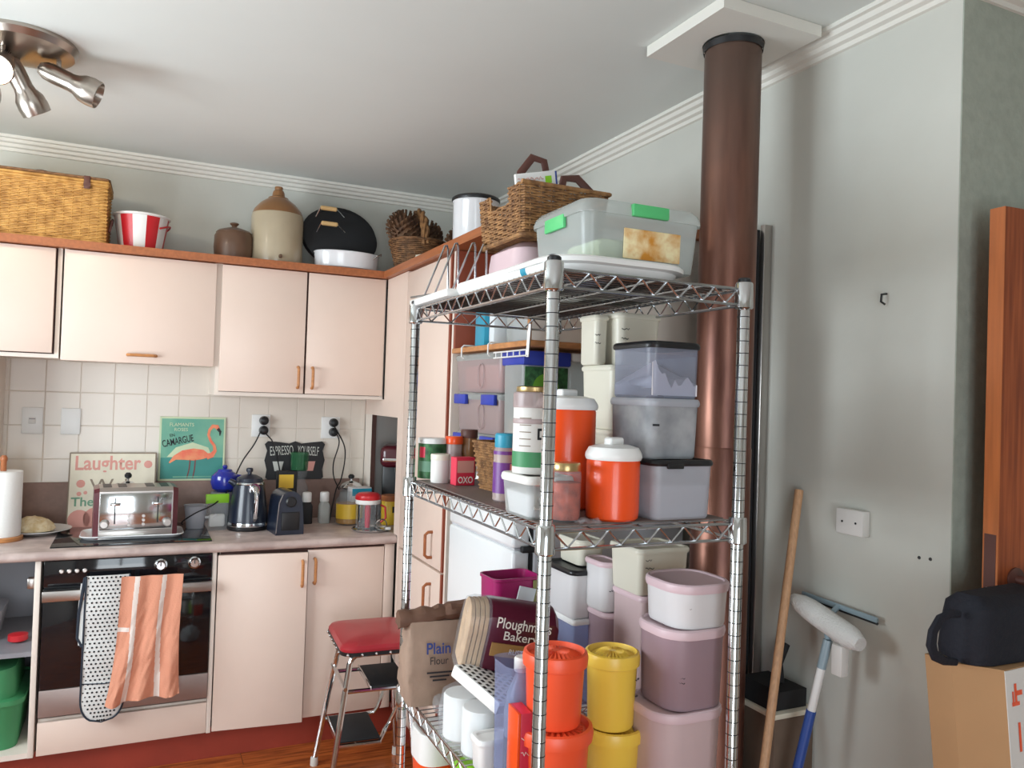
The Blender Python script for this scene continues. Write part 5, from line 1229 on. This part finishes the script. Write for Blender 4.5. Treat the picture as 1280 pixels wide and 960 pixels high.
cloth('back_pocket', t, .03, .1, 0, 3, 10, lambda u, v: (-.018+u*.02-.006*math.sin(v*3), .004, GH*(.95-.42*v)), [M['glove']], lambda u, v: 0)
MB().tube([(.0, -.006, GH*.27), (GW*.5, -.012, GH*.262), (GW-.004, -.006, GH*.27)], .002, 5).obj('pocket_seam', M['glove_trim'], t)
ta, tb = at(152, 722, Y=yh-.012), at(210, 870, Y=yh-.012)
t = thing('tea_towel', 'crumpled peach tea towel with white stripes hanging on the oven handle', 'tea towel', (ta.x, yh-.014, tb.z))
TH = ta.z-tb.z+.005; TW = at(229, 722, Y=yh-.012).x-ta.x
def tw(u, v):
    x = TW*u*(1-.03*v)-.035*v*(1-u)*(v**.5)*1.2+.012*math.sin(v*3+u*4)*v
    y = -.014+.012*math.sin(u*17+2.2*v)*(.35+.65*v)+.02*v*noise.noise(Vector((u*5, v*4, 1)))+.008*v*noise.noise(Vector((u*14+v*5, v*9, 2)))-.006*v
    zz_ = TH*(1-v)+(.02*(u-.3)*v if v > .5 else 0)-.006*math.sin(u*9)*v
    return x, y, zz_
def tmi(u, v):
    s_ = u+.03*math.sin(v*5)
    return 1 if (.22 < s_ < .30 or .66 < s_ < .735 or (.40 < v < .43 and s_ < .2)) else 0
cloth('towel_cloth', t, TW, TH, 0, 130, 60, tw, [M['towel_peach'], M['towel_white']], tmi, .003)
# ================================================================== STEP STOOL
fa = at(391, 955, Z=0); 
sa = at(411, 782, Y=-.80); sb = at(430, 808, Y=-1.07)
t = thing('step_stool', 'chrome folding step stool with red vinyl seat in front of the base cupboard', 'stool', (.70, -.80, 0), -.06)
HS = .56
def st(x, y, z_): return (x, y, z_)
# local: x along the wall, y towards the wall
for y0, y1, nm in ((.03, -.03, 'far'), (-.33, -.27, 'near')):
    # front leg (left), bends over under the seat into the rear leg
    MB().tube([(.005, y0, .03), (.045, y0+(y1-y0)*.5, .30), (.078, y1, HS-.055), (.085, y1, HS-.035), (.10, y1, HS-.022), (.13, y1, HS-.02), (.27, y1, HS-.02), (.29, y1, HS-.035), (.298, y1, HS-.06), (.345, y0, .03)], .0115, 10).obj('leg_frame', M['chrome'], t)
    for x in (.0035, .346): MB().lathe([(.014, 0), (.016, .004), (.015, .034), (.012, .036)], 14, c=(x, y0, 0)).obj('rubber_foot', M['rubber'], t)
    MB().tube([(.035, y1*.7+y0*.3, .205), (.2, y1*.7+y0*.3, .205), (.235, y1*.8, .215), (.25, y1*.8, .235), (.295, y1, .37), (.305, y1, .40)], .009, 8).obj('step_arm', M['chrome'], t)
    MB().tube([(.068, y1, .40), (.31, y1, .40)], .0085, 8).obj('side_bar', M['chrome'], t)
MB().tube([(.06, .0, .42), (.06, -.3, .42)], .008, 8).obj('cross_bar', M['chrome'], t)
for x0, x1, z_ in ((.045, .205, .214), (.165, .315, .409)):
    s_ = MB().bbox(x0, x1, -.275, -.025, z_-.006, z_+.006, .004).obj('step', M['black_matte'], t)
    MB().bbox(x0-.006, x0, -.278, -.022, z_-.012, z_+.008, .002).obj('step_edge', M['chrome'], s_)
    for i in range(7): MB().box(x0+.012+i*(x1-x0-.02)/7, x0+.018+i*(x1-x0-.02)/7, -.265, -.035, z_+.006, z_+.0075).obj('tread_rib', M['grey_lino'], s_) if 0 else None
m = MB(); sec = lambda s_, z_: [(.19+x*s_, -.15+y*s_, z_) for x, y, _ in rrect(.30, .36, .05, 0, 6)]
s_ = MB().rings([sec(1, HS-.008), sec(1.03, HS+.004), sec(1.03, HS+.018), sec(.98, HS+.03), sec(.8, HS+.04), sec(.3, HS+.045)]).obj('seat', M['red_vinyl'], t)
MB().rings([sec(1.0, HS-.009), sec(1.04, HS-.006), sec(1.045, HS+.006), sec(1.03, HS+.008)]).obj('seat_band', M['black'], s_)
for i, (x, y, z_) in enumerate(sec(1.046, HS)[::1]): 
    pass
per_ = []
for k in range(22):
    P = sec(1.047, HS); P = P+[P[0]]; q = k/22*(len(P)-1); i = int(q); f_ = q-i; 
    per_.append(None)
L_ = [0]; P = sec(1.047, HS); P = P+[P[0]]
for i in range(1, len(P)): L_.append(L_[-1]+math.dist(P[i], P[i-1]))
for k in range(24):
    s__ = L_[-1]*k/24; i = max(j for j in range(len(L_)-1) if L_[j] <= s__); f_ = (s__-L_[i])/max(L_[i+1]-L_[i], 1e-9)
    c = Vector(P[i]).lerp(Vector(P[i+1]), f_); MB().lathe([(.001, -.006), (.005, -.003), (.006, 0), (.005, .003), (.001, .006)], 8, c=c).obj('stud', M['chrome'], s_)
# pale bag on the floor beside the stool
m = MB(); m.lathe([(.05, 0), (.09, .02), (.1, .12), (.07, .2), (.03, .235)], 18)
for i, v in enumerate(m.v): q = noise.noise(Vector(v)*22)*.03; m.v[i] = (v[0]+q, v[1]-q, max(0, v[2]+q*.4))
m.obj('carrier_bag', M['tissue'], loc=(.64, -1.80, 0), label='pale lilac plastic carrier bag on the floor behind the shelf post', cat='plastic bag')
# ================================================================== RIGHT CORNER: BROOM, SQUEEGEE, BOXES
a = Vector(at(999, 612, X=1.738)); 
p2 = Vector(at(955, 960, X=1.53)); d = (p2-a); b = a+d*(a.z/(a.z-p2.z))
t = thing('broom', 'pale wooden broom handle leaning on the bare wall', 'broom', (b.x, b.y, 0))
dv = (a-b); n_ = 10
MB().tube([dv*(i/n_)*.998+Vector((0, 0, .001)) if i else dv*.05 for i in range(n_+1)], .0125, 12).obj('broom_handle', M['wood_handle'], t)
MB().bbox(-.13, .13, -.03, .03, .045, .10, .01).obj('broom_head', M['wood_handle'], t); MB().loft([(.25, .05, .01, 0), (.24, .045, .01, .046)]).obj('bristles', M['kraft_dark'], t)
# window washer with sleeve and squeegee
p0 = Vector(at(1035, 800, X=1.66)); p1 = Vector(at(997, 960, X=1.60)); d = p1-p0; b = p0+d*(p0.z/(p0.z-p1.z))
t = thing('window_washer', 'blue handled window washer with fluffy white sleeve and squeegee blade', 'squeegee', (b.x, b.y, 0))
L0 = p0-b
def seg(f0, f1, r, mt, nm): return MB().tube([L0*f0, L0*((f0+f1)/2), L0*f1], r, 12).obj(nm, M[mt], t)
seg(.004, .80, .013, 'mop_blue', 'handle'); seg(.80, .92, .011, 'white_plastic', 'ferrule'); seg(.92, 1.0, .012, 'mop_teal', 'neck')
e0 = Vector(at(992, 748, X=1.69))-b; e1 = Vector(at(1076, 806, X=1.66))-b
ax = (e1-e0); pts = [e0+ax*(i/8) for i in range(9)]
MB().tube(pts, [.016, .026, .03, .031, .031, .031, .031, .03, .018], 14).obj('fluffy_sleeve', M['terry'], t)
q0 = Vector(at(1003, 742, X=1.735))-b; q1 = Vector(at(1097, 776, X=1.735))-b
MB().tube([q0, (q0+q1)/2, q1], .008, 8, flat=.5).obj('squeegee_blade', M['mop_teal'], t); MB().tube([q0+Vector((0, 0, -.008)), q1+Vector((0, 0, -.008))], .004, 6).obj('rubber_edge', M['black'], t)
MB().bbox(-.014, .014, -.018, .018, -.10, -.02, .006, M=Matrix.Translation(L0+Vector((0, -.04, .02)))).obj('scraper_block', M['white_dull'], t)
MB().tube([L0, (e0+e1)/2, (q0+q1)/2], .008, 8).obj('yoke', M['mop_teal'], t)
# brown bin with black dustpan
p = at(950, 882, X=1.58)
t = thing('wooden_bin', 'brown bin with pale rim beside the flue', 'bin', (1.66, -2.33, 0))
ZBN = .70
MB().bbox(-.055, .09, -.085, .085, 0, ZBN-.016, .004).obj('bin_body', M['card_dark'], t); MB().bbox(-.06, .094, -.09, .09, ZBN-.015, ZBN, .003).obj('rim', M['sign_cream'], t)
t = thing('dustpan', 'black dustpan and brush lying on the brown bin', 'dustpan', (1.655, -2.32, ZBN+.0005))
MB().rings([[(x, y, z_) for x, y in ((-.045, -.08), (.08, -.08), (.08, .08), (-.045, .08))] if k == 0 else [(x, y, z_) for x, y in ((-.03, -.09), (.07, -.09), (.07, .06), (-.03, .06))] for k, z_ in ((0, 0), (1, .055))]).obj('pan', M['black_matte'], t)
MB().tube([(.03, -.02, .05), (.05, -.0, .10), (.07, -.01, .155)], [.02, .014, .011], 10).obj('brush_handle', M['black_matte'], t)
# carton and navy bag by the door
N_ = Vector(at(1255, 838, Y=-3.06)); Lc = Vector(at(1189, 834, Y=-2.99)); hh = N_.z
t = thing('tall_carton', 'tall brown cardboard carton with white printed side standing by the door', 'carton', (N_.x, N_.y, 0))
lv = Lc-N_; lv.z = 0; rv = Vector((.26, .012, 0)); lean = .15
def qd(z_): o = Vector((lean*(hh-z_)/hh, 0, z_)); return [o, o+rv, o+rv+Vector((-.02, .13, 0)), o+lv+Vector((.0, .06, 0)), o+lv]
MB().rings([qd(0), qd(hh)]).obj('carton_body', M['card'], t)
def face(u0, u1, z0, z1, off):
    P = lambda u, z_: qd(z_)[0]+rv*u+Vector((.05, -1, 0)).normalized()*off
    return [P(u0, z0), P(u1, z0), P(u1, z1), P(u0, z1)]
MB().add(face(.0, .98, .3, hh-.002, .0015)+face(.0, .98, .3, hh-.002, .0003), [(0,1,2,3), (4,7,6,5), (0,4,5,1), (1,5,6,2), (2,6,7,3), (3,7,4,0)]).obj('white_panel', M['white_dull'], t)
for u0, u1, z0_, z1_ in ((.07, .09, .07, .045), (.06, .16, .075, .067), (.10, .13, .067, .03), (.12, .2, .055, .045), (.12, .15, .17, .11)):
    MB().add(face(u0, u1, hh-z0_, hh-z1_, .0025), [(0,1,2,3)]).obj('orange_print', M['orange'], t)
BX = at(1194, 790, Y=-2.985).x+.135
t = thing('navy_bag', 'folded navy fabric bag with webbing strap lying on the tall carton', 'bag', (BX, -2.985, hh+.001), 0)
m = MB(); m.loft([(.27, .11, .04, 0), (.28, .12, .05, .02), (.27, .11, .05, .08), (.25, .10, .04, .115), (.22, .05, .02, .135)], nc=5)
for i, v in enumerate(m.v): q = noise.noise(Vector(v)*14)*.015; m.v[i] = (v[0]+q*.6, v[1]+q*.6, max(0, v[2]+q*.6-.04*max(0, v[0])))
m.obj('bag_body', M['navy_cloth'], t)
wv = lambda px, py: Vector(at(px, py, Y=-3.0))-Vector((BX, -2.985, hh+.001))
MB().tube([wv(1200, 768), wv(1188, 767), wv(1174, 774), wv(1166, 790), wv(1164, 806), wv(1168, 819), wv(1180, 826), wv(1196, 828)], [.007, .009, .011, .013, .014, .012, .009, .007], 8, flat=.5).obj('strap', M['navy_cloth'], t)
# ================================================================== CEILING SPOTLIGHT
LX, LY = -.375, -1.175
t = thing('ceiling_spotlight', 'brushed nickel ceiling plate with adjustable spot heads', 'ceiling light', (LX, LY, ZC))
MB().lathe([(.155, -.0005), (.157, -.012), (.145, -.03), (.10, -.04), (.02, -.043)], 44).obj('ceiling_rose', M['nickel'], t)
def spot(base, dirv, lit=False, watts=3, cone=2.6):
    base = Vector(base); dv = Vector(dirv).normalized(); q = dv.to_track_quat('Z', 'Y').to_matrix().to_4x4()
    Mx = Matrix.Translation(base+Vector((0, 0, -.032))-dv*.05) @ q
    b = MB().lathe([(.004, -.012), (.018, -.006), (.028, .012), (.03, .04), (.029, .09), (.032, .105), (.043, .125), (.046, .15), (.044, .175), (.041, .176), (.038, .15), (.03, .13)], 26, M=Mx).obj('spot_head', M['nickel'], t)
    MB().tube([base+Vector((0, 0, .03)), base+Vector((0, 0, -.018))], .007, 8).obj('stem', M['nickel'], b)
    for i in range(6): MB().box(-.0012, .0012, -.0305, -.0295, .02+0, .045, M=Mx @ T(0, 0, 0, rz=(i-2.5)*.16+PI*.9)).obj('vent_slot', M['black'], b)
    if lit:
        bulb = MB().lathe([(.028, .13), (.038, .15), (.036, .17), (.02, .178)], 22, M=Mx).obj('bulb', M['bulb'], b)
        l = bpy.data.lights.new('spot_lamp', 'SPOT'); l.energy = watts; l.color = (1, .80, .58); l.spot_size = cone; l.spot_blend = .7; l.shadow_soft_size = .04
        o = bpy.data.objects.new('spot_lamp', l); COL.objects.link(o); P = Matrix.Translation((LX, LY, ZC)) @ Mx @ Vector((0, 0, .19))
        o.location = P; o.rotation_euler = (-dv).to_track_quat('Z', 'Y').to_euler()
spot((.10, .01, -.055), (.85, -.1, -.32))
spot((-.02, .06, -.055), (.30, .25, -.55))
spot((-.045, -.045, -.055), (.02, -.8, -.5), True, 12)
spot((-.11, .05, -.055), (-.05, .75, -.42), True, 6, 2.4)  # unseen lit head, added to brighten the wall cupboards
bpy.context.view_layer.update()
